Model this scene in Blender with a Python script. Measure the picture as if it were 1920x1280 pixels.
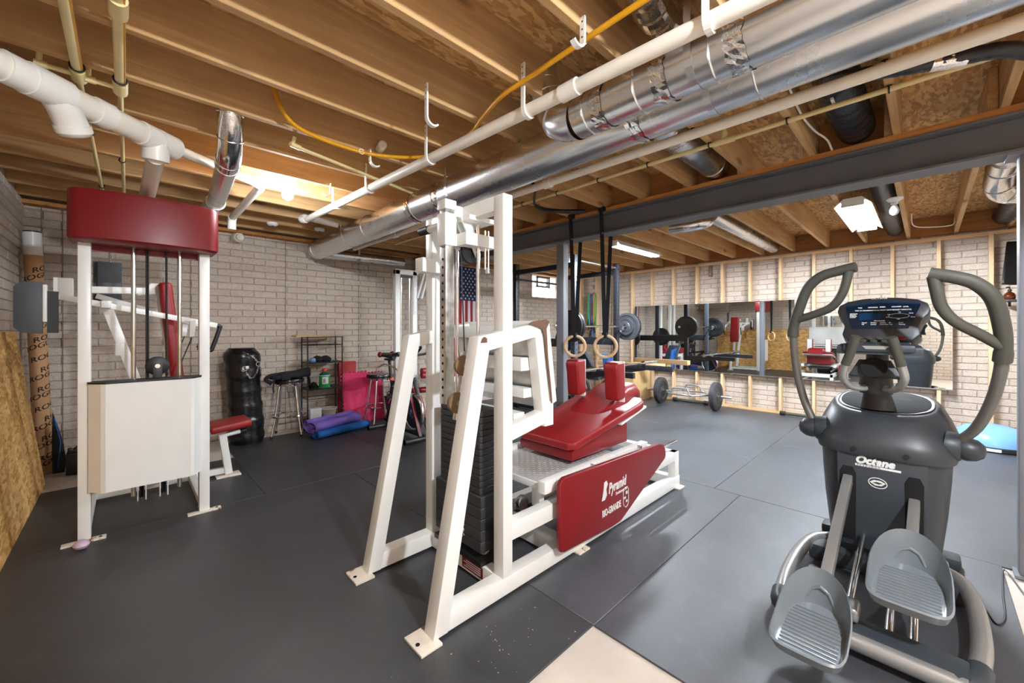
import bpy, bmesh, math, random
from mathutils import Vector, Matrix
random.seed(7)
S = bpy.context.scene
for o in list(bpy.data.objects): bpy.data.objects.remove(o)
C = S.collection

# ---------------------------------------------------------------- camera, world, exposure
CAMZ = 1.30
YAW = math.radians(-43.97)
cd = bpy.data.cameras.new('camera'); cam = bpy.data.objects.new('camera', cd); C.objects.link(cam)
cam.location = (0, 0, CAMZ); cam.rotation_euler = (math.radians(90), 0, YAW)
cd.sensor_width = 36; cd.lens = 750 / 1920 * 36; cd.shift_y = -24 / 1920; cd.clip_start = .02
S.camera = cam
w = bpy.data.worlds.new('daylight'); S.world = w; w.use_nodes = True
w.node_tree.nodes['Background'].inputs[0].default_value = (.86, .92, 1, 1)
w.node_tree.nodes['Background'].inputs[1].default_value = 6.0
S.view_settings.view_transform = 'Standard'; S.view_settings.look = 'None'
S.view_settings.gamma = 1; S.view_settings.use_curve_mapping = False
S.view_settings.exposure = 1.06

# ---------------------------------------------------------------- room numbers (metres)
XL, XR, YB, YF = -.685, 7.33, 5.75, -2.6      # left wall, right wall, back wall, wall behind the camera
ZJ, ZC = 2.465, 2.70                          # underside of joists, underside of subfloor
BEAMX = 3.40

# ---------------------------------------------------------------- helpers
WM = {}
def V(*a): return Vector(a)
def rot_to(d, up=(0, 0, 1)):
    z = Vector(d).normalized(); u = Vector(up)
    if abs(z.dot(u)) > .999: u = Vector((1, 0, 0))
    x = u.cross(z).normalized(); y = z.cross(x)
    return Matrix((x, y, z)).transposed()
class MB:
    def __init__(s): s.v = []; s.f = []
    def add(s, vs, fs):
        n = len(s.v); s.v += [tuple(q) for q in vs]; s.f += [tuple(i + n for i in q) for q in fs]; return s
    def box(s, x0, y0, z0, x1, y1, z1):
        return s.add([(x0,y0,z0),(x1,y0,z0),(x1,y1,z0),(x0,y1,z0),(x0,y0,z1),(x1,y0,z1),(x1,y1,z1),(x0,y1,z1)],
                     [(0,3,2,1),(4,5,6,7),(0,1,5,4),(1,2,6,5),(2,3,7,6),(3,0,4,7)])
    def obox(s, c, size, R=None):
        m = MB().box(-size[0]/2,-size[1]/2,-size[2]/2,size[0]/2,size[1]/2,size[2]/2)
        R = R or Matrix.Identity(3); c = Vector(c)
        return s.add([R @ Vector(q) + c for q in m.v], m.f)
    def bar(s, a, b, w, h, up=(0,0,1)):
        a = Vector(a); b = Vector(b); R = rot_to(b - a, up)
        return s.obox((a + b) / 2, (w, h, (b - a).length), R)
    def tube(s, pts, r, n=10, caps=True, flat=1.0):
        P = [Vector(p) for p in pts]; k = len(P)
        rs = r if isinstance(r, (list, tuple)) else [r] * k
        T = []
        for i in range(k):
            d = P[min(i+1, k-1)] - P[max(i-1, 0)]; T.append(d.normalized())
        R = rot_to(T[0]); x = R.col[0].copy()
        vs = []; fs = []
        for i in range(k):
            x = (x - T[i] * x.dot(T[i])).normalized(); y = T[i].cross(x)
            for j in range(n):
                a = 2 * math.pi * j / n
                vs.append(P[i] + x * math.cos(a) * rs[i] * flat + y * math.sin(a) * rs[i])
        for i in range(k - 1):
            for j in range(n):
                fs.append((i*n+j, i*n+(j+1)%n, (i+1)*n+(j+1)%n, (i+1)*n+j))
        if caps: fs.append(tuple(range(n-1, -1, -1))); fs.append(tuple((k-1)*n + j for j in range(n)))
        return s.add(vs, fs)
    def lathe(s, prof, n=20, o=(0,0,0), axis=(0,0,1)):
        R = rot_to(axis); o = Vector(o); vs = []; fs = []
        for r, z in prof:
            for j in range(n):
                a = 2*math.pi*j/n; vs.append(R @ Vector((max(r, 1e-4)*math.cos(a), max(r, 1e-4)*math.sin(a), z)) + o)
        for i in range(len(prof)-1):
            for j in range(n): fs.append((i*n+j, i*n+(j+1)%n, (i+1)*n+(j+1)%n, (i+1)*n+j))
        fs.append(tuple(range(n-1,-1,-1))); fs.append(tuple((len(prof)-1)*n+j for j in range(n)))
        return s.add(vs, fs)
    def disc(s, c, r, h, axis=(0,0,1), n=20):           # short cylinder centred on c
        return s.lathe([(r, -h/2), (r, h/2)], n, c, axis)
    def prism(s, poly, o, U, W, D):                      # polygon in plane o + u*U + v*W, extruded by vector D
        o, U, W, D = map(Vector, (o, U, W, D)); n = len(poly)
        vs = [o + U*a + W*b for a, b in poly]; vs += [q + D for q in vs]
        fs = [tuple(range(n)), tuple(range(2*n-1, n-1, -1))] + [(i, n+i, n+(i+1)%n, (i+1)%n) for i in range(n)]
        return s.add(vs, fs)
    def torus(s, c, R, r, axis=(0,0,1), n=28, m=8, a0=0, a1=2*math.pi):
        Q = rot_to(axis); c = Vector(c); full = abs(a1-a0-2*math.pi) < 1e-6
        k = n if full else n + 1
        pts = [Q @ Vector((R*math.cos(a0+(a1-a0)*i/n), R*math.sin(a0+(a1-a0)*i/n), 0)) + c for i in range(k)]
        if not full: return s.tube(pts, r, m)
        vs = []; fs = []
        for i in range(n):
            a = 2*math.pi*i/n; d = Q @ Vector((math.cos(a), math.sin(a), 0)); zz = Q.col[2]
            for j in range(m):
                b = 2*math.pi*j/m; vs.append(c + d*(R + r*math.cos(b)) + zz*r*math.sin(b))
        for i in range(n):
            for j in range(m): fs.append((i*m+j, ((i+1)%n)*m+j, ((i+1)%n)*m+(j+1)%m, i*m+(j+1)%m))
        return s.add(vs, fs)
    def loft(s, rings, caps=True):
        n = len(rings[0]); vs = [q for r in rings for q in r]; fs = []
        for i in range(len(rings)-1):
            for j in range(n): fs.append((i*n+j, i*n+(j+1)%n, (i+1)*n+(j+1)%n, (i+1)*n+j))
        if caps: fs.append(tuple(range(n-1,-1,-1))); fs.append(tuple((len(rings)-1)*n+j for j in range(n)))
        return s.add(vs, fs)
    def mesh(s, name, bevel=0, segs=2, smooth=False, sub=0):
        me = bpy.data.meshes.new(name); me.from_pydata(s.v, [], s.f)
        bm = bmesh.new(); bm.from_mesh(me)
        bmesh.ops.recalc_face_normals(bm, faces=bm.faces)
        if bevel:
            es = [e for e in bm.edges if len(e.link_faces) == 2 and e.calc_face_angle(0) > .5]
            bmesh.ops.bevel(bm, geom=es, offset=bevel, segments=segs, affect='EDGES', profile=.6, clamp_overlap=True)
        if sub: bmesh.ops.subdivide_edges(bm, edges=bm.edges, cuts=sub, use_grid_fill=True)
        bm.to_mesh(me); bm.free()
        if smooth or bevel:
            for p in me.polygons: p.use_smooth = True
            me.set_sharp_from_angle(angle=math.radians(42))
        return me
    def build(s, name, mat, parent=None, bevel=0, segs=2, smooth=False, sub=0, label=None):
        if parent is not None:
            inv = WM[parent.name].inverted(); s.v = [tuple(inv @ Vector(q)) for q in s.v]
        me = s.mesh(name, bevel, segs, smooth, sub); me.materials.append(mat)
        o = bpy.data.objects.new(name, me); C.objects.link(o)
        o.parent = parent
        WM[o.name] = WM[parent.name].copy() if parent is not None else Matrix.Identity(4)
        if label: o['label'] = label
        return o
def tag(o, label, cat=None, group=None, kind=None):
    o['label'] = label
    if cat: o['category'] = cat
    if group: o['group'] = group
    if kind: o['kind'] = kind
    return o
def thing(name, label, cat, loc, group=None, kind=None, rz=0):
    o = bpy.data.objects.new(name, None); C.objects.link(o); o.location = loc; o.rotation_euler = (0, 0, rz)
    o.empty_display_size = .05
    WM[o.name] = Matrix.Translation(loc) @ Matrix.Rotation(rz, 4, 'Z')
    return tag(o, label, cat, group, kind)
def struct(o, label=None):
    o['kind'] = 'structure'
    if label: o['label'] = label
    return o
def copyobj(o, parent, loc=None, rot=None, scale=None):
    c = o.copy(); C.objects.link(c); c.parent = parent
    if loc is not None: c.location = loc
    if rot is not None: c.rotation_euler = rot
    if scale is not None: c.scale = scale
    return c
def mesh_obj(name, me, parent=None, loc=(0,0,0), rot=(0,0,0)):
    o = bpy.data.objects.new(name, me); C.objects.link(o); o.parent = parent; o.location = loc; o.rotation_euler = rot
    return o
def smoothpath(pts, k=6):                                # Catmull-Rom
    P = [Vector(p) for p in pts]; P = [2*P[0]-P[1]] + P + [2*P[-1]-P[-2]]; out = []
    for i in range(1, len(P)-2):
        a, b, c, d = P[i-1:i+3]
        for j in range(k):
            t = j/k
            out.append(.5*((2*b)+(c-a)*t+(2*a-5*b+4*c-d)*t*t+(3*b-a-3*c+d)*t**3))
    out.append(P[-2]); return out
def text_mesh(txt, size, extrude=.0008, shear=0, bold=0, align='LEFT', sx=1):
    cu = bpy.data.curves.new('lettering', 'FONT'); cu.body = txt; cu.size = size; cu.extrude = extrude; cu.shear = shear
    cu.offset = bold; cu.align_x = align; cu.resolution_u = 3
    o = bpy.data.objects.new('lettering', cu); C.objects.link(o)
    dg = bpy.context.evaluated_depsgraph_get(); dg.update()
    me = bpy.data.meshes.new_from_object(o.evaluated_get(dg))
    bpy.data.objects.remove(o)
    vs = [(q.co.x*sx, q.co.y, q.co.z) for q in me.vertices]; fs = [tuple(p.vertices) for p in me.polygons]
    bpy.data.meshes.remove(me)
    return vs, fs
def letter(name, txt, size, o, U, W, mat, parent, extrude=.0012, label=None, **k):
    vs, fs = text_mesh(txt, size, extrude, **k); o, U, W = Vector(o), Vector(U), Vector(W); N = U.cross(W)
    m = MB(); m.add([o + U*a + W*b + N*c for a, b, c in vs], fs)
    return m.build(name, mat, parent, label=label)

# ---------------------------------------------------------------- materials
def srgb(*c):
    return tuple(((q/255)/12.92 if q/255 <= .04045 else ((q/255+.055)/1.055)**2.4) for q in c) + (1,)
MATS = {}
def base(name):
    m = bpy.data.materials.new(name); m.use_nodes = True; nt = m.node_tree
    return m, nt, nt.nodes['Principled BSDF']
def coords(nt, scale=(1,1,1), rnd=False, rot=(0,0,0)):
    tc = nt.nodes.new('ShaderNodeTexCoord'); mp = nt.nodes.new('ShaderNodeMapping')
    mp.inputs['Scale'].default_value = scale; mp.inputs['Rotation'].default_value = rot
    nt.links.new(tc.outputs['Object'], mp.inputs['Vector'])
    if rnd:
        oi = nt.nodes.new('ShaderNodeObjectInfo'); mu = nt.nodes.new('ShaderNodeMath'); mu.operation = 'MULTIPLY'; mu.inputs[1].default_value = 61.7
        nt.links.new(oi.outputs['Random'], mu.inputs[0]); nt.links.new(mu.outputs[0], mp.inputs['Location'])
    return mp.outputs['Vector']
def noise(nt, vec, scale, detail=4, rough=.6, dist=0):
    n = nt.nodes.new('ShaderNodeTexNoise'); n.inputs['Scale'].default_value = scale; n.inputs['Detail'].default_value = detail
    n.inputs['Roughness'].default_value = rough; n.inputs['Distortion'].default_value = dist
    nt.links.new(vec, n.inputs['Vector']); return n
def ramp(nt, fac, stops):
    r = nt.nodes.new('ShaderNodeValToRGB'); e = r.color_ramp.elements
    e[0].position, e[0].color = stops[0]; e[1].position, e[1].color = stops[-1]
    for p, c in stops[1:-1]: q = e.new(p); q.color = c
    nt.links.new(fac, r.inputs[0]); return r
def mixc(nt, fac, a, b, mode='MIX'):
    m = nt.nodes.new('ShaderNodeMix'); m.data_type = 'RGBA'; m.blend_type = mode
    for sock, val in ((m.inputs[0], fac), (m.inputs[6], a), (m.inputs[7], b)):
        if hasattr(val, 'is_linked'): nt.links.new(val, sock)
        else: sock.default_value = val
    return m.outputs[2]
def bump(nt, b, h, strength=.3, dist=.01):
    n = nt.nodes.new('ShaderNodeBump'); n.inputs['Strength'].default_value = strength; n.inputs['Distance'].default_value = dist
    nt.links.new(h, n.inputs['Height']); nt.links.new(n.outputs[0], b.inputs['Normal'])
def dk(c, k): return tuple(min(1, q*k) for q in c[:3]) + (1,)
def paint(name, col, rough=.45, metal=0, var=.12, scale=6, bmp=0, bscale=80, coat=0, chips=None, chipcol=None):
    m, nt, b = base(name); vec = coords(nt)
    n = noise(nt, vec, scale, 5)
    c = ramp(nt, n.outputs[0], [(.3, dk(col, 1-var)), (.7, dk(col, 1+var))]).outputs[0]
    if chips:
        n2 = noise(nt, vec, 9, 8, .7); f = ramp(nt, n2.outputs[0], [(chips, (0,0,0,1)), (chips+.015, (1,1,1,1))])
        c = mixc(nt, f.outputs[0], c, chipcol)
    nt.links.new(c, b.inputs['Base Color'])
    rr = nt.nodes.new('ShaderNodeMapRange'); rr.inputs[3].default_value = max(0, rough-.07); rr.inputs[4].default_value = min(1, rough+.07)
    nt.links.new(n.outputs[0], rr.inputs[0]); nt.links.new(rr.outputs[0], b.inputs['Roughness'])
    b.inputs['Metallic'].default_value = metal
    if coat: b.inputs['Coat Weight'].default_value = coat; b.inputs['Coat Roughness'].default_value = .15
    if bmp: bump(nt, b, noise(nt, vec, bscale, 3).outputs[0], bmp)
    MATS[name] = m; return m
def wood(name, a, b_, axis=0, knots=True, rough=.75):
    m, nt, b = base(name)
    sc = [14, 14, 14]; sc[axis] = .9
    vec = coords(nt, tuple(sc), True)
    n = noise(nt, vec, 1.6, 6, .62, .6)
    c = ramp(nt, n.outputs[0], [(.28, dk(b_, .8)), (.45, b_), (.62, a), (.8, dk(a, 1.12))]).outputs[0]
    v2 = coords(nt, (1,1,1), True); big = noise(nt, v2, 1.3, 3)
    c = mixc(nt, .55, c, ramp(nt, big.outputs[0], [(.3, dk(b_, .9)), (.7, a)]).outputs[0])
    oi = nt.nodes.new('ShaderNodeObjectInfo')
    c = mixc(nt, 1.0, c, ramp(nt, oi.outputs['Random'], [(0, (.86,.84,.82,1)), (1, (1.08,1.04,1,1))]).outputs[0], 'MULTIPLY')
    if knots:
        sk = [7, 7, 7]; sk[axis] = 2.6
        vo = nt.nodes.new('ShaderNodeTexVoronoi'); vo.inputs['Scale'].default_value = .55; nt.links.new(coords(nt, tuple(sk), True), vo.inputs['Vector'])
        f = ramp(nt, vo.outputs['Distance'], [(.05, (.75,.75,.75,1)), (.13, (0,0,0,1))])
        c = mixc(nt, f.outputs[0], c, dk(b_, .3))
    nt.links.new(c, b.inputs['Base Color']); b.inputs['Roughness'].default_value = rough
    b.inputs['Specular IOR Level'].default_value = .25
    bump(nt, b, n.outputs[0], .12)
    MATS[name] = m; return m
def osb(name, a, b_, plane='XY'):
    m, nt, b = base(name); cols = []
    for k, (sc, an) in enumerate(((34,.5),(26,1.7),(30,2.9))):
        if plane == 'XY': vec = coords(nt, (sc*.55, sc*1.7, 1), rot=(0,0,an))
        else: vec = coords(nt, (1, sc*.5, sc*1.3), rot=(an,0,0))
        nd = noise(nt, vec, .5, 2); ad = nt.nodes.new('ShaderNodeVectorMath'); ad.operation = 'MULTIPLY_ADD'
        nt.links.new(nd.outputs['Color'], ad.inputs[0]); ad.inputs[1].default_value = (1.2,1.2,1.2); nt.links.new(vec, ad.inputs[2])
        vo = nt.nodes.new('ShaderNodeTexVoronoi'); vo.inputs['Scale'].default_value = 1; nt.links.new(ad.outputs[0], vo.inputs['Vector'])
        sep = nt.nodes.new('ShaderNodeSeparateColor'); nt.links.new(vo.outputs['Color'], sep.inputs[0])
        cols.append((ramp(nt, sep.outputs[0], [(.0, dk(b_, .62)), (.3, b_), (.7, a), (1, dk(a, 1.2))]).outputs[0], sep))
    c = cols[0][0]
    for k in (1, 2):
        f = ramp(nt, cols[k][1].outputs[1], [(.52, (0,0,0,1)), (.56, (1,1,1,1))])
        c = mixc(nt, f.outputs[0], c, cols[k][0])
    n = noise(nt, coords(nt), 1.6, 3)
    c = mixc(nt, .35, c, ramp(nt, n.outputs[0], [(.3, b_), (.7, a)]).outputs[0])
    nt.links.new(c, b.inputs['Base Color']); b.inputs['Roughness'].default_value = .8; b.inputs['Specular IOR Level'].default_value = .25
    bump(nt, b, cols[1][1].outputs[0], .2)
    MATS[name] = m; return m
def emis(name, col, st):
    m, nt, b = base(name); b.inputs['Base Color'].default_value = col; b.inputs['Emission Color'].default_value = col
    b.inputs['Emission Strength'].default_value = st; MATS[name] = m; return m
def metal(name, col, rough, streak=None, var=.15):
    m, nt, b = base(name); vec = coords(nt, streak or (3,3,3))
    n = noise(nt, vec, 3, 6)
    nt.links.new(ramp(nt, n.outputs[0], [(.3, dk(col, 1-var)), (.7, dk(col, 1+var))]).outputs[0], b.inputs['Base Color'])
    rr = nt.nodes.new('ShaderNodeMapRange'); rr.inputs[3].default_value = rough*(1-var*2); rr.inputs[4].default_value = rough*(1+var*2)
    nt.links.new(n.outputs[0], rr.inputs[0]); nt.links.new(rr.outputs[0], b.inputs['Roughness'])
    b.inputs['Metallic'].default_value = 1; MATS[name] = m; return m

M_joist = wood('joist_wood', srgb(220,184,134), srgb(190,148,100), 0)
M_sill = wood('sill_wood', srgb(206,150,88), srgb(172,114,60), 1)
M_stud = wood('stud_wood', srgb(238,208,170), srgb(216,180,138), 2, rough=.8)
M_plate = wood('plate_wood', srgb(234,200,158), srgb(210,170,124), 1)
M_ply = wood('plywood', srgb(236,204,150), srgb(214,176,120), 2, knots=False)
M_osbc = osb('osb_subfloor', srgb(218,174,116), srgb(178,130,78))
M_osbw = osb('osb_sheet', srgb(232,188,122), srgb(200,146,80), 'YZ')
def brickmat(name, a, b_):
    m, nt, b = base(name); vec = coords(nt, (1,1,1), True)
    n = noise(nt, vec, 5, 6, .65); n2 = noise(nt, vec, 55, 6, .7)
    tcg = nt.nodes.new('ShaderNodeNewGeometry')
    big = noise(nt, tcg.outputs['Position'], .9, 4)
    c = ramp(nt, n.outputs[0], [(.3, b_), (.7, a)]).outputs[0]
    c = mixc(nt, .35, c, ramp(nt, big.outputs[0], [(.3, dk(b_, .9)), (.7, dk(a, 1.04))]).outputs[0])
    c = mixc(nt, .45, c, ramp(nt, n2.outputs[0], [(.35, dk(b_, .72)), (.62, dk(a, 1.08))]).outputs[0])
    oi = nt.nodes.new('ShaderNodeObjectInfo')
    c = mixc(nt, 1.0, c, ramp(nt, oi.outputs['Random'], [(0, (.94,.935,.93,1)), (1, (1.05,1.045,1.04,1))]).outputs[0], 'MULTIPLY')
    nt.links.new(c, b.inputs['Base Color']); b.inputs['Roughness'].default_value = .92; b.inputs['Specular IOR Level'].default_value = .2
    sv = coords(nt, (1,1,3), True); n3 = noise(nt, sv, 40, 5, .7)
    bump(nt, b, n3.outputs[0], .8, .008)
    MATS[name] = m; return m
M_brick = brickmat('painted_brick', srgb(214,200,186), srgb(190,175,160))
M_mortar = paint('mortar', srgb(180,164,150), .95, 0, .12, 9, .3, 60)
M_seam = paint('form_seam', srgb(128,112,99), .95, 0, .3, 14)
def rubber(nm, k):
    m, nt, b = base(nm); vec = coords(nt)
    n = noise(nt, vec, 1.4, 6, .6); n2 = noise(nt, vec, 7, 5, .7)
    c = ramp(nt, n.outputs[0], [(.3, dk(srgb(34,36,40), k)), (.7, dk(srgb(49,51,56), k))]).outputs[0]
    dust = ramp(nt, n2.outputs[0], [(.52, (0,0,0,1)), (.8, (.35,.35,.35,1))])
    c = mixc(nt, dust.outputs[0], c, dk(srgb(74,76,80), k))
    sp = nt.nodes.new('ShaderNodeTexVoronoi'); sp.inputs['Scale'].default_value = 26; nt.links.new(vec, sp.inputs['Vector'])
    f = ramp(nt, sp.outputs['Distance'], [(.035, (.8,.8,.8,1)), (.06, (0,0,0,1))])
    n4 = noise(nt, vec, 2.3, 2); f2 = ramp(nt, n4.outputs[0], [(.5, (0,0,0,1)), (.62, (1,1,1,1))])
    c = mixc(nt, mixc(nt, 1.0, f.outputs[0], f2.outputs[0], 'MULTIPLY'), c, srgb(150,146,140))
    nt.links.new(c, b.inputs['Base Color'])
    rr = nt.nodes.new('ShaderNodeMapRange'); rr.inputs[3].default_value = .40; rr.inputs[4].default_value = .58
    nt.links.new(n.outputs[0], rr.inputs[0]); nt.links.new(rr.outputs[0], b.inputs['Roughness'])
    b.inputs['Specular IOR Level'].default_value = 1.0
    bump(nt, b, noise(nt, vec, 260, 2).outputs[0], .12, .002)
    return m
M_rubber = rubber('rubber_mat', 1.0); M_rubber2 = rubber('glare_lightened_rubber_mat', 1.75)  # lighter copy puts the strip-light glare into the right-hand mats' colour
M_concrete = paint('concrete', srgb(196,186,174), .85, 0, .1, 4, .2, 90)
M_white = paint('white_enamel', srgb(238,237,232), .32, 0, .03, 4)
M_cream = paint('cream_enamel', srgb(228,222,204), .4, 0, .05, 5, chips=.72, chipcol=srgb(120,84,52))
M_chip = paint('chipped_white', srgb(236,233,226), .4, 0, .03, 4, chips=.56, chipcol=srgb(104,72,54))
M_rust = paint('rusty_white', srgb(230,220,204), .6, 0, .08, 20, chips=.57, chipcol=srgb(150,96,54))
M_red = paint('red_vinyl', srgb(142,20,26), .42, 0, .1, 3, .06, 220)
M_redp = paint('red_panel', srgb(124,14,20), .4, 0, .1, 3)
M_black = paint('black_plastic', srgb(24,24,26), .45, 0, .15, 8)
M_blackm = paint('black_steel', srgb(34,36,42), .42, 0, .12, 8)
M_hole = paint('hole_black', srgb(6,6,7), .9, 0, .05, 8)
M_iron = paint('weight_iron', srgb(50,50,52), .55, 0, .2, 14, .1, 60)
M_plate_dark = paint('slate_plate', srgb(74,78,84), .5, 0, .08, 10)
M_leather = paint('black_leather', srgb(20,20,22), .24, 0, .2, 6, .5, 16)
M_fabric = paint('black_fabric', srgb(22,22,25), .9, 0, .2, 16, .2, 120)
M_chrome = metal('chrome', (.86,.86,.86,1), .1)
M_steelb = metal('brushed_steel', (.62,.61,.59,1), .32)
M_brass = metal('guide_rod', (.62,.59,.53,1), .22)
M_galv = metal('galvanized', (.72,.735,.75,1), .27, (.6,.6,.6), .05)
M_foil = metal('foil_tape', (.85,.83,.82,1), .16, (60,60,60), .5)
M_perf = metal('perforated_steel', (.58,.57,.54,1), .35, (8,8,8), .25)
M_diam = paint('diamond_plate', srgb(216,216,214), .36, .45, .08, 8)
M_brown = paint('bare_brown', srgb(104,72,54), .7, 0, .15, 14)
M_roll = paint('worn_roller', srgb(132,104,72), .55, 0, .25, 18)
M_pvc = paint('white_pvc', srgb(236,228,214), .35, 0, .05, 5)
M_pvc2 = paint('pvc_fitting', srgb(240,235,226), .35, 0, .03, 5)
M_cpvc = paint('cream_cpvc', srgb(226,206,150), .45, 0, .06, 7)
M_gas = paint('yellow_gas', srgb(226,160,20), .4, 0, .06, 7)
M_beam = paint('beam_grey', srgb(100,101,106), .5, 0, .08, 3)
M_column = paint('column_grey', srgb(120,122,130), .45, 0, .06, 3)
M_console = paint('console_plastic', srgb(32,33,38), .42, 0, .06, 5)
M_tv = paint('tv_black', srgb(9,9,11), .3, 0, .05, 5)
M_grey = paint('charcoal_plastic', srgb(49,53,58), .42, 0, .06, 5, .04, 300)
M_grey2 = paint('slate_panel', srgb(50,57,64), .45, 0, .06, 5)
M_grip = paint('grip_rubber', srgb(68,67,60), .6, 0, .08, 6)
M_silver = paint('silver_paint', srgb(166,166,164), .3, .55, .06, 5)
M_arm = paint('arm_metal', srgb(104,102,96), .38, .35, .06, 5)
M_pedal = paint('pedal_plastic', srgb(122,130,136), .25, 0, .08, 5)
M_screen = paint('console_glass', srgb(8,22,38), .12, 0, .2, 3)
M_lcd = paint('console_lcd', srgb(10,44,78), .15, 0, .15, 3)
M_lettw = paint('white_print', srgb(225,225,222), .5, 0, .04, 20)
M_lettd = paint('dark_print', srgb(52,38,28), .8, 0, .1, 20)
M_tube = paint('kraft_card', srgb(190,146,104), .85, 0, .06, 5)
M_beech = paint('beech_wood', srgb(216,178,134), .45, 0, .08, 12)
M_pink = paint('pink_foam', srgb(196,30,82), .7, 0, .06, 6)
M_redfoam = paint('red_foam', srgb(172,44,48), .65, 0, .08, 6)
M_purple = paint('purple_mat', srgb(122,98,188), .75, 0, .06, 12)
M_bluem = paint('blue_mat', srgb(24,98,176), .7, 0, .06, 12)
M_mirror, _nt, _b = base('mirror_silver'); _b.inputs['Metallic'].default_value = 1; _b.inputs['Roughness'].default_value = .01; _b.inputs['Base Color'].default_value = (.84,.87,.86,1)
M_flex = paint('black_flex', srgb(26,27,34), .35, 0, .25, 12, .6, 24)

# ================================================================ LAMPS (each fixture carries its own light)
M_bulb = emis('lit_bulb', (.86,.93,1,1), 270)
M_fill_bulb = emis('added_fill_bulb', (.82,.91,1,1), 1900)
M_tubeon = emis('lit_tube', (.84,.92,1,1), 300)
M_tubeon2 = emis('lit_tube_twin', (.84,.92,1,1), 290)
M_porc = paint('porcelain', srgb(240,240,238), .25, 0, .02, 5)
def bulb_lamp(x, y, label, mat, zt=ZJ, r=.034):
    t = thing('bulb_lampholder', label, 'lamp', (x, y, zt), 'porcelain lampholders')
    MB().lathe([(.062,0),(.062,-.008),(.045,-.022),(.026,-.034),(.026,-.05),(.02,-.05)], 20, (x,y,zt)).build('base', M_porc, t, smooth=True)
    MB().lathe([(.014,-.045),(.016,-.062),(r*.8,-.085),(r,-.108),(r*.86,-.132),(r*.45,-.147),(.001,-.151)], 20, (x,y,zt)).build('bulb', mat or M_porc, t, smooth=True)
    return t
bulb_lamp(.917, 3.5, 'lit bare bulb in a white lampholder under the joists near the punching bag', M_bulb, r=.042)
bulb_lamp(5.0, 3.9, 'unlit bulb lampholder on the joists above the power rack', None)
bulb_lamp(4.95, .2, 'unlit white lampholder beside the bright twin strip light', None)
bulb_lamp(.9, -1.0, 'added fill bulb in a white lampholder, unseen behind the camera', M_fill_bulb, r=.05)  # added lamp, out of view, to light the fronts of the machines
def strip_lamp(x0, x1, y, wd, label, mat, two=False):
    t = thing('strip_light', label, 'ceiling light', ((x0+x1)/2, y, ZJ), 'four-foot strip lights')
    h = wd*.5+.035
    MB().prism([(-h*.5,0),(-h,-.066),(-h+.004,-.068),(-h*.62,-.030),(h*.62,-.030),(h-.004,-.068),(h,-.066),(h*.5,0)], (x0,y,ZJ), (0,1,0), (0,0,1), (x1-x0,0,0)).build('housing', M_porc, t)
    for s in ((-1,1) if two else (0,)):
        MB().tube([(x0+.03,y+s*wd*.3,ZJ-.052),(x1-.03,y+s*wd*.3,ZJ-.052)], .019, 10).build('lamp_tube', mat, t, smooth=True)
    for x in (x0+.015, x1-.015): MB().box(x-.012,y-wd*.42,ZJ-.073,x+.012,y+wd*.42,ZJ-.029).build('end_cap', M_porc, t)
    for x in (x0+.15, x1-.15): MB().tube([(x,y,ZJ-.002),(x,y,ZC)], .003, 6).build('hanger_wire', M_steelb, t)
    return t
strip_lamp(4.63, 5.84, 2.86, .10, 'long single-tube strip light above the rack, right of the hanging rings', M_tubeon)
ch = strip_lamp(4.65, 5.95, .46, .19, 'bright twin-tube strip light beyond the steel beam, above the elliptical', M_tubeon2, True)
MB().tube([(4.66,2.86,ZJ-.03),(4.66,2.865,ZJ-.16)], .002, 5).build('pull_chain', M_chrome, bpy.data.objects['strip_light'])

# ================================================================ FLOOR AND MATS
fl = MB().box(XL-.2, YF-.2, -.2, XR+.2, YB+.2, -.0095).build('floor', M_concrete); struct(fl, 'bare pale concrete slab')
mats = [(-.62,1.02,1.475,3.6,'dark rubber mat under the white-and-red tower machine, front left'),
 (-.52,3.605,.785,4.86,'dark rubber mat behind the white tower machine'),
 (.79,3.605,2.0,5.5,'dark rubber mat in front of the punching bag'),
 (2.005,3.605,3.83,5.5,'dark rubber mat under the exercise bike'),
 (1.48,2.435,3.45,3.6,'dark rubber mat between leg press and exercise bike'),
 (1.48,1.015,3.45,2.43,'dark rubber mat under the red leg press carriage'),
 (1.48,-.285,3.45,1.01,'dark rubber mat under the elliptical, beside the bare concrete'),
 (3.455,-1.3,5.3,1.2,'grey-lit rubber mat right behind the elliptical'),
 (5.305,-1.3,7.15,1.2,'rubber mat under the blue balance dome'),
 (3.455,1.205,4.525,2.43,'narrow rubber mat between leg press and mirror wall'),
 (4.53,1.205,7.15,2.43,'rubber mat in front of the mirror'),
 (3.455,2.435,5.3,3.6,'rubber mat at the front of the power rack'),
 (5.305,2.435,7.15,3.6,'rubber mat under the trap bar'),
 (3.835,3.605,7.15,5.6,'rubber mat at the back of the power rack')]
for i, (x0,y0,x1,y1,lb) in enumerate(mats):
    j = lambda: random.uniform(-.0014, -.0008)
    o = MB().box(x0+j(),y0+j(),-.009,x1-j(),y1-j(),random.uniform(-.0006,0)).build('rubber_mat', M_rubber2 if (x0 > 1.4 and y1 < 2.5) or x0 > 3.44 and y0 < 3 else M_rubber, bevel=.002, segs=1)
    tag(o, lb, 'floor mat', 'rubber floor mats')

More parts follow.
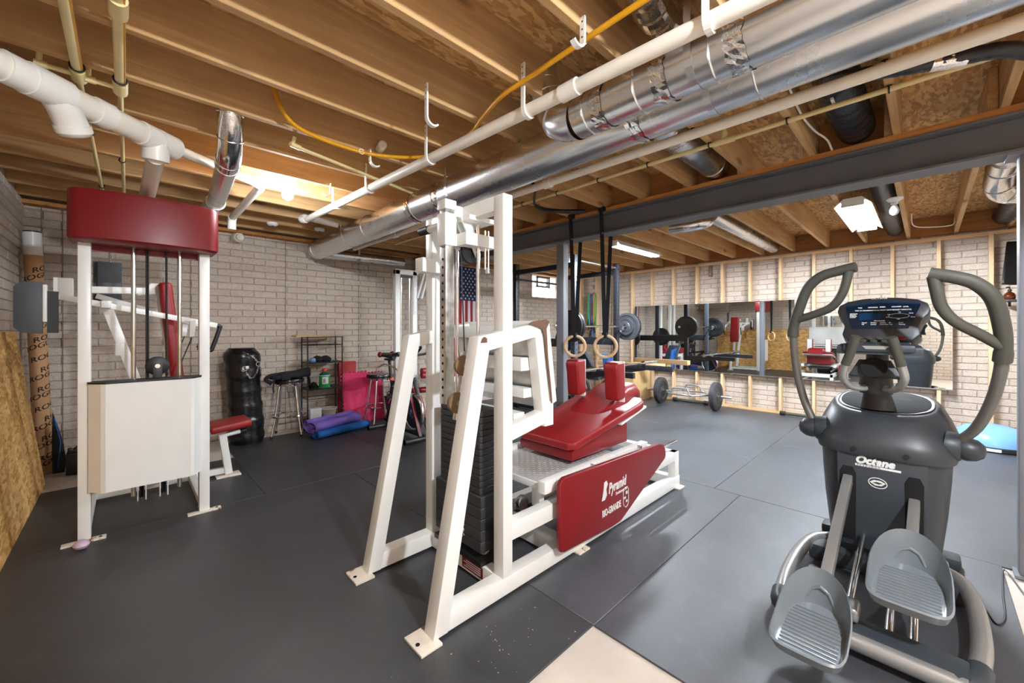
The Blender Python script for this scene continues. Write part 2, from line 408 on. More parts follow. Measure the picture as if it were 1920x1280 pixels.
# ================================================================ WALLS
BL, BH, BD = .242, .0801, .012
FX, FY = math.cos(math.radians(46.03)), math.sin(math.radians(46.03))
def proj(p):
    f = p[0]*FX + p[1]*FY
    if f < .05: return None
    return 960 + 750*(p[0]*FY - p[1]*FX)/f, 616 - 750*(p[2]-CAMZ)/f, f
def bricks(parent, A, rz, u0, u1, uaxis, fixed, skip, hidden):
    def bm_(L, seed):
        rnd = random.Random(seed); a, h = L/2-.0026, BH/2-.0028; q = .0055
        jt = lambda: rnd.uniform(-.0015, .0015)
        vs = [(-a,0,-h),(a,0,-h),(a,0,h),(-a,0,h)] + [(x+jt(), -BD+jt(), z+jt()) for x, z in ((-a+q,-h+q),(a-q,-h+q),(a-q,h-q),(-a+q,h-q))]
        return vs, [(4,5,6,7),(0,1,5,4),(1,2,6,5),(2,3,7,6),(3,0,4,7)]
    var = []
    for s in range(4):
        m = MB(); m.add(*bm_(BL, s)); me = m.mesh('brick'); me.materials.append(M_brick); var.append(me)
    R = Matrix.Rotation(rz, 3, 'Z'); cand = []
    rows = int(ZJ / BH) + 1
    for r in range(rows):
        z = BH*(r+.5)
        if z + BH/2 > ZJ + .02: continue
        u = u0 - (BL/2 if r % 2 else 0)
        while u < u1:
            a, b = max(u, u0), min(u+BL, u1); u += BL
            if b - a < .04: continue
            c = (a+b)/2; p = (c, fixed, z) if uaxis == 0 else (fixed, c, z)
            if skip(c, z): continue
            q = proj(p); sc = 0
            if q and -20 < q[0] < 1940 and -20 < q[1] < 1300 and not hidden(c, z) and b-a > BL*.95: sc = 1/q[2]
            cand.append((sc, p, b-a))
    cand.sort(key=lambda t: -t[0]); rest = MB(); n = 0
    for sc, p, L in cand:
        if sc > 0 and n < 300:
            o = mesh_obj('brick', var[n % 4], parent, p, (0,0,rz)); n += 1
        else:
            vs, fs = bm_(L, hash(p) % 997); P = Vector(p); rest.add([R @ Vector(v) + P for v in vs], fs)
    if rest.v: rest.build('brick_field', M_brick, parent)['kind'] = 'stuff'
WX0, WX1, WZ0, WZ1 = 6.14, 6.98, 1.975, 2.43
wb = MB(); T = .22
wb.box(XL-T,YB,-.01,WX0,YB+T,ZC).box(WX1,YB,-.01,XR+T,YB+T,ZC).box(WX0,YB,-.01,WX1,YB+T,WZ0).box(WX0,YB,WZ1,WX1,YB+T,ZC)
wall_back = struct(wb.build('wall_back', M_mortar), 'pale painted brick-pattern wall behind the punching bag'); WM['wall_back'] = Matrix.Identity(4)
bricks(wall_back, None, 0, XL, XR, 0, YB, lambda c, z: WX0-.12 < c < WX1+.12 and z > WZ0-.04 and z < WZ1+.06, lambda c, z: 2.6 < c < 3.6)
for k in range(-1, 9):
    x = -.437 + .957*k
    if XL < x < XR and not (WX0 < x < WX1): MB().box(x-.0042,YB-.0128,0,x+.0042,YB,ZJ).build('form_seam', M_seam, wall_back)
MB().box(-.574,YB-.0128,0,-.566,YB,ZJ).build('form_seam', M_seam, wall_back)
wall_left = struct(MB().box(XL-T,YF,-.01,XL,YB,ZC).build('wall_left', M_mortar), 'pale brick-pattern wall on the left')
bricks(wall_left, None, math.pi/2, YF, YB, 1, XL, lambda c, z: False, lambda c, z: False)
wall_right = struct(MB().box(XR,YF,-.01,XR+T,YB,ZC).build('wall_right', M_mortar), 'brick-pattern wall framed with bare wooden studs')
bricks(wall_right, None, -math.pi/2, YF, YB, 1, XR, lambda c, z: False, lambda c, z: (-.22 < c < 4 and .55 < z < 1.5) or (1.37 < c < 4 and z < 1.75 and z > .55))
wall_front = struct(MB().box(XL-T,YF-T,-.01,XR+T,YF,ZC).build('wall_front', M_brick), 'pale wall behind the camera')
# stud frame in front of the right wall
XS = 7.20; sm = MB().box(0,-.019,0,.089,.019,2.352).mesh('stud', .002, 1); sm.materials.append(M_stud)
y = 5.30
ys = []
while y > YF: ys.append(y); y -= .4157
for y in ys: mesh_obj('stud', sm, wall_right, (XS, y, .038))
MB().box(XS,YF,0,XS+.089,YB-.02,.038).build('bottom_plate', M_plate, wall_right)
MB().box(XS,YF,2.39,XS+.089,YB-.02,2.428).build('top_plate', M_plate, wall_right)
MB().box(XL,YB-.14,2.43,XR,YB,2.465).build('sill_plate', M_sill, wall_back)

# window of glass blocks in the back wall
M_gblock, nt, b = base('glass_block'); b.inputs['Base Color'].default_value = (.93,.97,.97,1); b.inputs['Transmission Weight'].default_value = .9
b.inputs['Roughness'].default_value = .35; bump(nt, b, noise(nt, coords(nt), 30, 2).outputs[0], .4); b.inputs['IOR'].default_value = 1.2
win = thing('window_1', 'small glass-block basement window high in the back wall', None, ((WX0+WX1)/2, YB, WZ0), kind='structure')
nx, nz = 4, 2; bw, bh = (WX1-WX0)/nx, (WZ1-WZ0)/nz
gm = MB().box(-bw/2+.006,-.03,-bh/2+.006,bw/2-.006,.03,bh/2-.006).mesh('glass_block', .008, 1); gm.materials.append(M_gblock)
for i in range(nx):
    for k in range(nz):
        if k == 1 and i in (1, 2): continue
        mesh_obj('glass_block', gm, win, ((i+.5)*bw-(WX1-WX0)/2, .1, (k+.5)*bh))
fr = MB(); xa, xb, za, zb = WX0+bw, WX0+3*bw, WZ0+bh, WZ1
fr.box(xa,YB+.05,za,xb,YB+.15,za+.03).box(xa,YB+.05,zb-.03,xb,YB+.15,zb).box(xa,YB+.05,za,xa+.03,YB+.15,zb).box(xb-.03,YB+.05,za,xb,YB+.15,zb)
fr.build('vent_frame', M_seam, win)
M_pane, nt, b = base('window_pane'); b.inputs['Transmission Weight'].default_value = 1; b.inputs['Roughness'].default_value = .05; b.inputs['Base Color'].default_value = (.9,.95,.95,1); b.inputs['IOR'].default_value = 1.1
MB().box(xa+.03,YB+.09,za+.03,xb-.03,YB+.096,zb-.03).build('pane', M_pane, win)
j = MB()
for i in range(1, nx): j.box(WX0+i*bw-.006,YB+.08,WZ0,WX0+i*bw+.006,YB+.12,WZ1 if i in (1,3) else WZ0+bh)
j.box(WX0,YB+.08,WZ0+bh-.006,WX1,YB+.12,WZ0+bh+.006); j.build('mortar_joint', M_porc, win)
# mirrors fixed to the studs
def mirror(y0, y1, z0, z1, label):
    t = thing('wall_mirror', label, 'mirror', (XS-.006, (y0+y1)/2, z0), 'frameless gym mirrors')
    MB().box(XS-.006,y0,z0,XS-.0005,y1,z1).build('mirror_glass', M_mirror, t)
    MB().box(XS-.012,y0,z0-.008,XS,y1,z0+.004).build('bottom_channel', M_steelb, t)
    return t
mirror(1.372, 3.98, .56, 1.735, 'wide frameless mirror on the studs reflecting the power rack')
mirror(-.22, 1.366, .56, 1.48, 'lower frameless mirror on the studs behind the elliptical')

# ================================================================ CEILING
ceil = struct(MB().box(XL-T,YF-T,ZC,XR+T,YB+T,ZC+.02).build('ceiling', M_osbc), 'OSB subfloor with bare joists'); WM['ceiling'] = Matrix.Identity(4)
ja = MB().box(0,0,0,BEAMX+.06-XL,.038,ZC-ZJ).mesh('joist', .003, 1); jb = MB().box(0,0,0,XR-BEAMX+.06,.038,ZC-ZJ).mesh('joist', .003, 1)
for me in (ja, jb): me.materials.append(M_joist)
M_block = wood('blocking_wood', srgb(196,142,88), srgb(164,110,62), 1)
bk = MB().box(0,0,0,.038,.372,ZC-ZJ).mesh('blocking', .003, 1); bk.materials.append(M_block)
for n in range(-9, 13):
    y = .925 + .41*n
    if y < YF or y > YB-.04: continue
    mesh_obj('joist', ja, ceil, (XL, y, ZJ)); mesh_obj('joist', jb, ceil, (BEAMX-.06, y+.0385, ZJ))
    if n not in (-1, -3): mesh_obj('blocking', bk, ceil, (BEAMX+.05, y+.0385, ZJ))
    if n < 11: mesh_obj('blocking', bk, ceil, (XR-.05, y+.0775, ZJ), None or (0,0,0))
# steel beam and columns
bm_ = MB(); x = BEAMX; y0, y1 = -.48, YB
bm_.box(x-.085,y0,2.412,x+.085,y1,2.427).box(x-.085,y0,2.218,x+.085,y1,2.233).box(x-.006,y0,2.233,x+.006,y1,2.412)
beam = struct(bm_.build('steel_beam', M_beam, bevel=.002, segs=1), 'dark grey steel beam running across the ceiling')
struct(MB().box(x-.075,YF,2.427,x+.075,YB,ZJ).build('beam_sill', M_sill), 'wooden sill lying on the steel beam')
def column(y, label):
    t = thing('steel_column', label, None, (BEAMX, y, 0), kind='structure')
    MB().box(BEAMX-.042,y-.05,.012,BEAMX+.042,y+.05,2.218).build('shaft', M_column, t, bevel=.012)
    MB().box(BEAMX-.06,y-.065,0,BEAMX+.06,y+.065,.012).build('base_plate', M_column, t)
    MB().box(BEAMX-.08,y-.09,2.206,BEAMX+.08,y+.09,2.218).build('cap_plate', M_column, t)
column(2.74, 'grey steel column beside the leg press shoulder pads')
column(-.385, 'grey steel column at the right edge, beside the elliptical')

# ================================================================ PIPES, DUCTS AND LINES UNDER THE JOISTS
def at_y(a, b, y):
    a, b = Vector(a), Vector(b); return a + (b-a)*((y-a.y)/(b.y-a.y))
# long white drain pipe in J-hooks
pa, pb = (1.316,4.36,2.405), (1.455,-1.6,2.285)
t = thing('drain_pipe', 'long white plastic drain pipe hung in J-hooks beside the round ducts', 'pipe', pa)
MB().tube([pa, pb], .0305, 16).build('pipe', M_pvc, t, smooth=True)
MB().tube(smoothpath([pa,(1.30,4.42,2.41),(1.30,4.46,2.43),(1.34,4.47,2.455)], 5), .034, 14).build('elbow', M_pvc2, t, smooth=True)
MB().tube([(1.33,4.46,2.45),(1.66,4.46,2.43)], .0305, 14).build('cross_pipe', M_pvc, t, smooth=True)
for y in (1.08, -.6):
    p = at_y(pa, pb, y); MB().tube([p-V(0,.045,0), p+V(0,.045,0)], .037, 16).build('coupling', M_pvc2, t, smooth=True)
# second thinner drain pipe under the big duct
t = thing('drain_pipe', 'cream drain pipe running along the right of the big round duct', 'pipe', (2.16,1.8,2.33))
MB().tube([(2.15,5.2,2.345),(2.165,-1.6,2.32)], .026, 14).build('pipe', M_pvc, t, smooth=True)
MB().tube([(2.158,1.84,2.332),(2.158,1.90,2.332)], .034, 14).build('coupling', M_pvc2, t, smooth=True)
MB().tube([(2.152,4.05,2.341),(2.152,4.13,2.341)], .034, 14).build('coupling', M_pvc2, t, smooth=True)

def jhook(x, y, zt, ln, d, label, w=.011):
    R = .036; zb = zt - ln
    pts = [(x,zt),(x,zb+R)] + [(x + d*(R - R*math.cos(a)), zb + R - R*math.sin(a)) for a in [math.pi*k/9 for k in range(1, 8)]]
    prof = []
    m = MB(); n = len(pts); th = .0045
    for sgn in (1,):
        rings = []
        for i, (px, pz) in enumerate(pts):
            q = pts[min(i+1,n-1)]; p0 = pts[max(i-1,0)]; tx, tz = q[0]-p0[0], q[1]-p0[1]; L = math.hypot(tx,tz) or 1; nx, nz = -tz/L*th, tx/L*th
            rings.append([Vector((px+nx,y-w,pz+nz)),Vector((px+nx,y+w,pz+nz)),Vector((px-nx,y+w,pz-nz)),Vector((px-nx,y-w,pz-nz))])
        m.loft(rings)
    t = thing('pipe_hook', label, 'hook', (x,y,zt), 'white plastic J-hooks')
    m.build('strap', M_pvc2, t)
    for k in range(3): MB().obox((x-.0045, y, zt-.02-.03*k), (.0014,.006,.006)).build('nail_hole', M_hole, t)
    return t
def pz(y): return at_y(pa, pb, y)
for y, lb in ((3.60,'white J-hook carrying the far end of the drain pipe'),(2.965,'white J-hook carrying the drain pipe, second from its far end'),
              (2.145,'white J-hook carrying the drain pipe near its middle'),(1.325,'tall white J-hook carrying the drain pipe before the duct elbow'),
              (.505,'white J-hook carrying the drain pipe at the top of the picture')):
    p = pz(y); jhook(p.x-.036, y, ZJ+.09, ZJ+.09-(p.z-.036), 1, lb)
jhook(1.08, 1.735, ZJ+.06, .20, 1, 'empty white J-hook left of the drain pipe, opening right')
jhook(1.26, .915, ZJ+.03, .13, -1, 'empty white J-hook opening left beside the yellow gas line')
jhook(1.16, 2.555, ZJ+.02, .105, 1, 'empty small white J-hook farther left of the pipe')
jhook(1.20, 3.375, ZJ+.02, .11, -1, 'empty small white J-hook near the lit bulb')
# yellow gas line
t = thing('gas_line', 'yellow coated gas line looping under the joists behind the drain pipe', 'pipe', (1.3,.9,2.44))
MB().tube(smoothpath([(.585,2.50,2.63),(.61,2.44,2.50),(.70,2.49,2.45),(.909,2.556,2.45),(1.174,2.534,2.448),(1.42,2.35,2.448),(1.47,2.1,2.448),(1.463,1.88,2.45),(1.40,1.672,2.455),(1.338,1.46,2.45),(1.328,1.237,2.45),(1.31,.933,2.446),(1.30,.6,2.446),(1.29,-.4,2.446)]), .0115, 10).build('hose', M_gas, t, smooth=True)
for x, y in ((1.31,.945),(1.10,2.545)): MB().torus((x,y,2.449), .016, .003, (0,1,0), 14, 6).build('clip', M_pvc2, t)
# ducts
def crimps(t, pa, r, name='crimp_ring'):
    for p, a in pa: MB().torus(p, r, .004, a, 28, 6).build(name, M_galv, t, smooth=True)
def duct(name, label, a, b, r, ribys, tapes, straps=()):
    a, b = Vector(a), Vector(b); ax = (b-a).normalized()
    t = thing(name, label, 'duct', tuple(a), 'round galvanized ducts')
    MB().tube([a + (b-a)*(k/12) for k in range(13)], r, 36, False).build('pipe', M_galv, t, smooth=True)
    crimps(t, [(at_y(a, b, y), ax) for y in ribys], r+.001)
    for y in tapes:
        p = at_y(a, b, y); m = MB(); n = 40; rings = []
        for k in range(5):
            rings.append([p + ax*(k/4-.5)*.06 + rot_to(ax) @ Vector((math.cos(q)*(r+.002+random.uniform(0,.004)), math.sin(q)*(r+.002+random.uniform(0,.004)), random.uniform(-.006,.006))) for q in [2*math.pi*i/n for i in range(n)]])
        m.loft(rings, False).build('foil_tape', M_foil, t)
    for y in straps:
        p = at_y(a, b, y); m = MB(); pts = [p + V(-r-.003, 0, ZJ-p.z)] + [p + V(-math.cos(q)*(r+.003), 0, -math.sin(q)*(r+.003)) for q in [math.pi*k/12 for k in range(13)]] + [p + V(r+.003,0,ZJ-p.z)]
        rings = [[q+V(0,-.013,0), q+V(0,.013,0), q*1 + (p-q).normalized()*.001 + V(0,.013,0), q + (p-q).normalized()*.001 + V(0,-.013,0)] for q in pts]
        m.loft(rings).build('hanger_strap', M_galv, t)
    return t
duct('round_duct', 'long round galvanized duct running the length of the ceiling', (1.80,5.42,2.325), (1.765,-1.7,2.325), .122, (3.9,3.02,2.95,2.62,2.55,.45,-.6), (2.58,.95,3.0), (4.4,2.42,.62))
d1 = duct('round_duct', 'shorter round duct with an elbow, alongside the drain pipe', (1.548,1.14,2.296), (1.548,-1.7,2.296), .092, (1.07,.82,.53,-.2), (1.0,.72,.45,-.15), (.6,))
MB().tube(smoothpath([(1.60,1.42,2.66),(1.595,1.40,2.58),(1.585,1.34,2.45),(1.56,1.25,2.33),(1.548,1.14,2.296)], 4), .094, 30, False).build('elbow', M_galv, d1, smooth=True)
crimps(d1, (((1.595,1.40,2.57),(.03,.1,1)),((1.59,1.36,2.48),(.1,.35,1)),((1.565,1.27,2.35),(.2,.8,.8))), .097, 'elbow_seam')
# end cap + branch at the far wall
t = thing('branch_duct', 'thin round duct along the back wall from the end of the long duct', 'duct', (2.4,5.6,2.3), 'round galvanized ducts')
MB().tube([(1.80,5.46,2.31),(1.88,5.56,2.30),(3.05,5.56,2.315)], .066, 20).build('pipe', M_galv, t, smooth=True)
MB().lathe([(.123,0),(.123,.1),(.10,.16),(.03,.18)], 28, (1.80,5.42,2.325), (0,1,0)).build('end_cap', M_galv, t, smooth=True)
MB().box(2.33,5.50,2.23,2.36,5.63,ZJ).build('hanger_strap', M_steelb, t)
# duct drop behind the tower machine
t = thing('branch_duct', 'round duct coming down between joists above the red tower hood', 'duct', (.41,2.67,2.44), 'round galvanized ducts')
pts = smoothpath([(.40,2.64,2.62),(.408,2.65,2.50),(.42,2.70,2.40),(.435,2.82,2.32),(.448,2.98,2.30)], 4)
MB().tube(pts, .062, 24, False).build('elbow', M_foil, t, smooth=True)
MB().tube([(.446,2.96,2.30),(.502,3.84,2.285)], .058, 24).build('pipe', M_galv, t, smooth=True)
MB().tube([(.502,3.82,2.285),(.475,4.2,2.27)], .058, 24).build('end_elbow', M_galv, t, smooth=True)
crimps(t, (((.41,2.66,2.48),(.05,.3,-1)),((.424,2.73,2.375),(.1,.7,-.8)),((.440,2.90,2.307),(.07,1,-.1)),((.448,2.98,2.30),(.07,1,0)),((.502,3.83,2.285),(-.02,1,0))), .0625, 'crimp_ring')
# ducts in joist bays right of the beam line
t = thing('branch_duct', 'round duct in the joist bay left of the steel beam, behind the cream pipes', 'duct', (2.8,1.25,2.57), 'round galvanized ducts')
MB().tube([(1.92,1.15,2.57),(3.36,1.15,2.57)], .095, 26).build('pipe', M_galv, t, smooth=True)
crimps(t, [((x,1.15,2.57),(1,0,0)) for x in (2.45,2.58,3.25)], .0965)
t = thing('branch_duct', 'silver round duct between joists beyond the beam, toward the stud wall', 'duct', (5.5,1.62,2.5), 'round galvanized ducts')
MB().tube([(4.5,1.60,2.52),(7.0,1.60,2.52)], .08, 24).build('pipe', M_galv, t, smooth=True)
MB().tube(smoothpath([(4.56,1.62,2.50),(4.45,1.66,2.44),(4.38,1.80,2.42),(4.36,1.98,2.425)], 4), .072, 20, True, .7).build('boot', M_foil, t, smooth=True)
t = thing('branch_duct', 'shiny duct elbow near the right steel column, above the television', 'duct', (5.4,-.42,2.45), 'round galvanized ducts')
MB().tube([(3.55,-.40,2.58),(4.55,-.40,2.52)], .08, 24).build('pipe', M_galv, t, smooth=True)
MB().tube(smoothpath([(4.5,-.40,2.52),(4.9,-.40,2.49),(5.15,-.42,2.44),(5.3,-.52,2.42),(5.34,-.75,2.42)], 5), .088, 22).build('elbow', M_foil, t, smooth=True)
crimps(t, (((4.7,-.40,2.505),(1,0,0)),((5.05,-.41,2.46),(.9,-.1,-.3)),((5.22,-.46,2.43),(.7,-.6,-.1)),((5.33,-.6,2.42),(.1,-1,0))), .09, 'elbow_seam')
def flexduct(name, label, pts, r, pitch=.022):
    P = smoothpath(pts, 10); t = thing(name, label, 'duct', tuple(P[0]))
    m = MB(); rr = [r*(1+.03*math.sin(i*1.9)+random.uniform(-.012,.012)) for i in range(len(P))]
    m.tube(P, rr, 24).build('sleeve', M_flex, t, smooth=True); return t
f = flexduct('insulated_flex_duct', 'black wrapped flexible duct sagging in the joist bay above the beam', [(2.25,.32,2.60),(2.5,.32,2.585),(2.8,.315,2.565),(3.1,.31,2.56),(3.34,.31,2.57)], .092)
MB().obox((2.62,.335,2.47), (.07,.012,.012)).build('tie', M_pvc2, f)
flexduct('insulated_flex_duct', 'black flexible duct in the bay above the stud wall, far right', [(5.6,-.62,2.58),(6.2,-.62,2.56),(6.8,-.62,2.56),(7.15,-.62,2.58)], .10)
flexduct('insulated_flex_duct', 'dark flexible duct in the joist bay beside the twin strip light', [(4.2,.28,2.60),(5.0,.28,2.59),(6.0,.28,2.57),(7.1,.28,2.57)], .085)
t = flexduct('refrigerant_line', 'black insulated line with foil wrap at the upper right corner', [(2.22,.33,2.405),(2.31,.19,2.405),(2.37,.05,2.40),(2.42,-.08,2.395),(2.47,-.22,2.385),(2.61,-.34,2.36),(2.95,-.5,2.34)], .03)
MB().tube([(2.397,-.01,2.398),(2.437,-.11,2.393)], .034, 14).build('foil_wrap', M_foil, t)
# flexible bright duct at the top centre
t = thing('branch_duct', 'crumpled silver flexible duct between joists above the drain pipe', 'duct', (1.5,.7,2.55), 'round galvanized ducts')
P = smoothpath([(1.15,.73,2.62),(1.35,.73,2.575),(1.55,.76,2.575),(1.75,.76,2.62)], 8)
MB().tube(P, [.07*(1+.06*math.sin(i*2.1)) for i in range(len(P))], 20).build('sleeve', M_foil, t)
# cream CPVC water lines
def cline(name, label, segs, r=.0135, clips=(), fits=()):
    t = thing(name, label, 'pipe', tuple(segs[0][0]), 'cream plastic water lines')
    for s in segs: MB().tube(s, r, 10).build('pipe', M_cpvc, t, smooth=True)
    for p, a in clips:
        MB().torus(p, r+.004, .004, a, 14, 6).build('clip', M_black, t)
        MB().obox(Vector(p)+V(0,0,.018), (.012,.02,.03)).build('clip_base', M_black, t)
    if r > .018:
        for q0, q1 in segs: MB().bar(Vector(q0)+V(r*.75,0,-r*.62), Vector(q1)+V(r*.75,0,-r*.62), .008, .004).build('yellow_stripe', M_gas, t)
    for a, b in fits: MB().tube([a,b], r*1.45, 12).build('fitting', M_cpvc, t, smooth=True)
    return t
yy = [.945+.41*n for n in range(-4, 12)]
z = 2.447
cline('water_line', 'cream water line closest to the steel beam', [[(2.63,5.0,z),(2.63,-1.6,z)],[(2.63,.86,z),(2.63,.86,2.58)]], clips=[((2.63,y,z),(0,1,0)) for y in yy[2:9] if y not in ()], fits=[((2.63,.80,z),(2.63,.92,z)),((2.63,.86,z+.01),(2.63,.86,z+.05))])
cline('water_line', 'cream water line next to the thinner drain pipe', [[(2.37,5.0,z),(2.37,-1.6,z)],[(2.37,1.22,z),(2.37,1.22,2.6)]], clips=[((2.37,y,z),(0,1,0)) for y in yy[2:9:2]], fits=[((2.37,1.17,z),(2.37,1.27,z)),((2.37,1.22,z+.01),(2.37,1.22,z+.05))])
cline('water_line', 'left of two cream water lines above the red tower hood', [[(-.155,-1.2,2.447),(-.155,2.68,2.447)]], .019, [((-.155,2.58,2.447),(0,1,0))], [((-.155,2.60,2.447),(-.155,2.70,2.447))])
cline('water_line', 'right of two cream water lines above the red tower hood', [[(-.02,-1.2,2.447),(-.02,2.68,2.447)]], .019, [((-.02,2.58,2.447),(0,1,0))], [((-.02,2.60,2.447),(-.02,2.71,2.447)),((-.02,1.95,2.447),(-.02,2.05,2.447))])
cline('water_branch', 'thin cream line continuing left behind the red hood', [[(-.155,2.69,2.447),(-.135,5.6,2.447)],[(-.155,2.65,2.44),(-.27,2.65,2.44)],[(-.27,2.65,2.44),(-.27,2.65,2.56)]], .0105, [((-.15,3.40,2.447),(0,1,0)),((-.14,4.62,2.447),(0,1,0))], [((-.245,2.65,2.44),(-.285,2.65,2.44))])
cline('water_branch', 'thin cream line continuing right behind the red hood', [[(-.02,2.70,2.447),(-.01,5.6,2.447)],[(-.02,2.66,2.44),(-.125,2.66,2.44)],[(-.125,2.66,2.44),(-.125,2.66,2.52)]], .0105, [((-.02,3.81,2.447),(0,1,0))], [((-.10,2.66,2.44),(-.135,2.66,2.44))])
cline('water_branch', 'thin cream line hooked under the joists behind the lit bulb', [[(.735,2.66,2.46),(.735,2.70,2.425)],[(.735,2.70,2.425),(1.75,2.98,2.425)]], .0105, (), [((.72,2.69,2.425),(.78,2.71,2.425))])
# big white drain, upper left
t = thing('drain_pipe', 'thick white drain pipe with fittings crossing above the red hood', 'pipe', (-.1,2.8,2.32))
A, B = Vector((-.62,2.20,2.30)), Vector((.20,3.035,2.345)); dr = (B-A).normalized()
def pt(f): return A + (B-A)*f
MB().tube([A, B], .055, 24).build('pipe', M_pvc, t, smooth=True)
for f0, f1, r in ((.33,.40,.062),(.40,.52,.067),(.62,.68,.062),(.82,.90,.062),(.9,1.0,.064)): MB().tube([pt(f0), pt(f1)], r, 24).build('coupling', M_pvc2, t, smooth=True)
q = pt(.48); MB().tube([q, q+V(.03,.05,-.05), q+V(.05,.09,-.10)], .058, 22).build('wye', M_pvc2, t, smooth=True)
q2 = q+V(.05,.09,-.10); MB().lathe([(.064,0),(.064,.03),(.05,.045),(.03,.05)], 22, q2, (.3,.5,-1)).build('cleanout', M_pvc2, t, smooth=True)
q = pt(.90); MB().tube([q, q+V(.0,.02,-.11)], .06, 22).build('tee', M_pvc2, t, smooth=True)
MB().tube([q+V(0,.02,-.09), q+V(-.02,.9,-.16)], .041, 18).build('branch_pipe', M_pvc, t, smooth=True)
MB().tube([B, (.724,3.607,2.43)], .030, 16).build('thin_pipe', M_pvc, t, smooth=True)
MB().tube(smoothpath([(.70,3.58,2.427),(.745,3.63,2.43),(.765,3.68,2.428),(.765,3.74,2.42)], 4), .036, 16).build('elbow', M_pvc2, t, smooth=True)
MB().tube([(.765,3.72,2.42),(.72,4.55,2.345)], .030, 16).build('thin_pipe', M_pvc, t, smooth=True)
MB().tube([(.72,4.53,2.345),(.72,4.56,2.34),(.72,4.57,2.24)], .036, 16).build('trap', M_pvc2, t, smooth=True)
# stubs and small ceiling items
t = thing('pipe_stub', 'short tan pipe stub poking through a joist', 'pipe', (1.215,2.33,2.52)); MB().lathe([(.027,0),(.027,.10),(.022,.105)], 18, (1.23,2.56,2.51), (-.25,-1,-.1)).build('pipe', M_pvc, t, smooth=True)
t = thing('wall_vent', 'round white pipe cap on the back wall top near the bulb', 'vent', (.955,5.7,2.40))
MB().lathe([(.062,0),(.062,.07),(.05,.09)], 22, (.955,5.74,2.395), (.1,-1,-.15)).build('collar', M_pvc, t, smooth=True); MB().lathe([(.04,0),(.04,.03),(.035,.04)], 20, (.965,5.66,2.383), (.1,-1,-.15)).build('cap', M_pvc2, t, smooth=True)
for x, y, lb in ((1.16,5.0,'small round white fixture on the joists past the vent cap'),(1.62,4.9,'small round white fixture near the duct bend')):
    t = thing('smoke_detector', lb, 'detector', (x,y,ZJ)); MB().lathe([(.055,0),(.055,-.018),(.04,-.032),(.01,-.034)], 20, (x,y,ZJ)).build('housing', M_porc, t, smooth=True); MB().lathe([(.012,-.034),(.008,-.04)], 12, (x,y,ZJ)).build('sensor', M_black, t)
t = thing('power_cable', 'loose black cable looping from the pipes to the steel beam', 'cable', (2.3,2.12,2.45))
P = smoothpath([(2.25,2.10,2.41),(2.32,2.14,2.40),(2.46,2.28,2.395),(2.62,2.42,2.40),(2.85,2.52,2.43),(3.05,2.50,2.45),(3.24,2.33,2.452)])
MB().tube(P, .02, 8, True, .5).build('sheath', M_black, t, smooth=True); MB().obox((2.70,2.455,2.425), (.02,.012,.012)).build('cable_tie', M_chrome, t)
t = thing('cable_run', 'white electric cable stapled along a joist before the beam', 'cable', (2.6,.47,2.5))
P = smoothpath([(2.0,.49,2.60),(2.5,.50,2.56),(2.8,.50,2.53),(3.05,.48,2.52),(3.2,.44,2.50),(3.33,.43,2.47)])
MB().tube(P, .006, 6).build('sheath', M_pvc2, t); MB().obox((2.8,.50,2.53), (.012,.02,.012)).build('staple', M_steelb, t)
t = thing('cable_run', 'pale cable drooping between joists above the stud wall', 'cable', (6.5,0,2.45))
MB().tube(smoothpath([(6.3,.12,2.58),(6.45,.1,2.47),(6.6,-.05,2.455),(6.7,-.2,2.47),(6.75,-.22,2.55)]), .006, 6).build('sheath', M_pvc2, t); MB().obox((6.72,-.22,2.53), (.014,.014,.014)).build('staple', M_steelb, t)

# ================================================================ LEG PRESS
LP = thing('leg_press_machine', 'white steel leg press with red lying carriage and black weight stack', 'leg press', (2.05,1.757,0))
def side(y0, y1):
    m = MB(); cnt = [0]
    def P(poly):
        e = .0011*cnt[0]; cnt[0] += 1; m.prism(poly, (0,y0+e,0), (1,0,0), (0,0,1), (0,y1-y0-2*e,0))
    P([(.911,.01),(.985,.01),(1.222,1.235),(1.152,1.263)])
    P([(.94,.012),(3.28,.012),(3.28,.096),(.955,.096)])
    P([(1.304,.02),(1.367,.02),(1.367,1.955),(1.304,1.955)])
    P([(1.152,1.263),(1.575,1.335),(1.585,1.265),(1.165,1.188)])
    P([(1.525,1.325),(1.585,1.335),(1.668,.80),(1.60,.80)])
    P([(1.35,.745),(1.35,.818),(1.65,.872),(1.65,.80)])
    P([(1.36,.257),(2.1,.257),(2.1,.345),(1.36,.345)])
    P([(3.205,.012),(3.28,.012),(3.28,.294),(3.205,.294)])
    P([(2.6,.222),(3.28,.222),(3.28,.294),(2.6,.294)])
    return m
side(1.41,1.485).build('side_frame', M_white, LP, bevel=.005)
side(2.03,2.105).build('side_frame', M_white, LP, bevel=.005)
for x, y in ((.885,1.40),(.885,2.02),(1.92,1.40),(3.25,1.40),(3.25,2.02)):
    fp = MB().box(x-.05,y-.022,0,x+.05,y+.115,.012).build('foot_plate', M_rust, LP, bevel=.003)
    MB().disc((x-.03,y+.04,.0125), .009, .003).build('bolt_hole', M_hole, fp)
for nm, b_ in (('top_crossbar',(1.304,1.48,1.88,1.367,2.04,1.955)),('base_crossbar',(1.30,1.48,.015,1.36,2.04,.095)),('base_crossbar',(1.74,1.48,.02,1.84,2.04,.10)),
               ('end_crossbar',(3.21,1.48,.22,3.28,2.04,.294)),('end_crossbar',(3.21,1.48,.012,3.28,2.04,.09)),('step_crossbar',(1.44,1.48,.80,1.52,2.04,.86))):
    MB().box(*b_).build(nm, M_white, LP, bevel=.005)
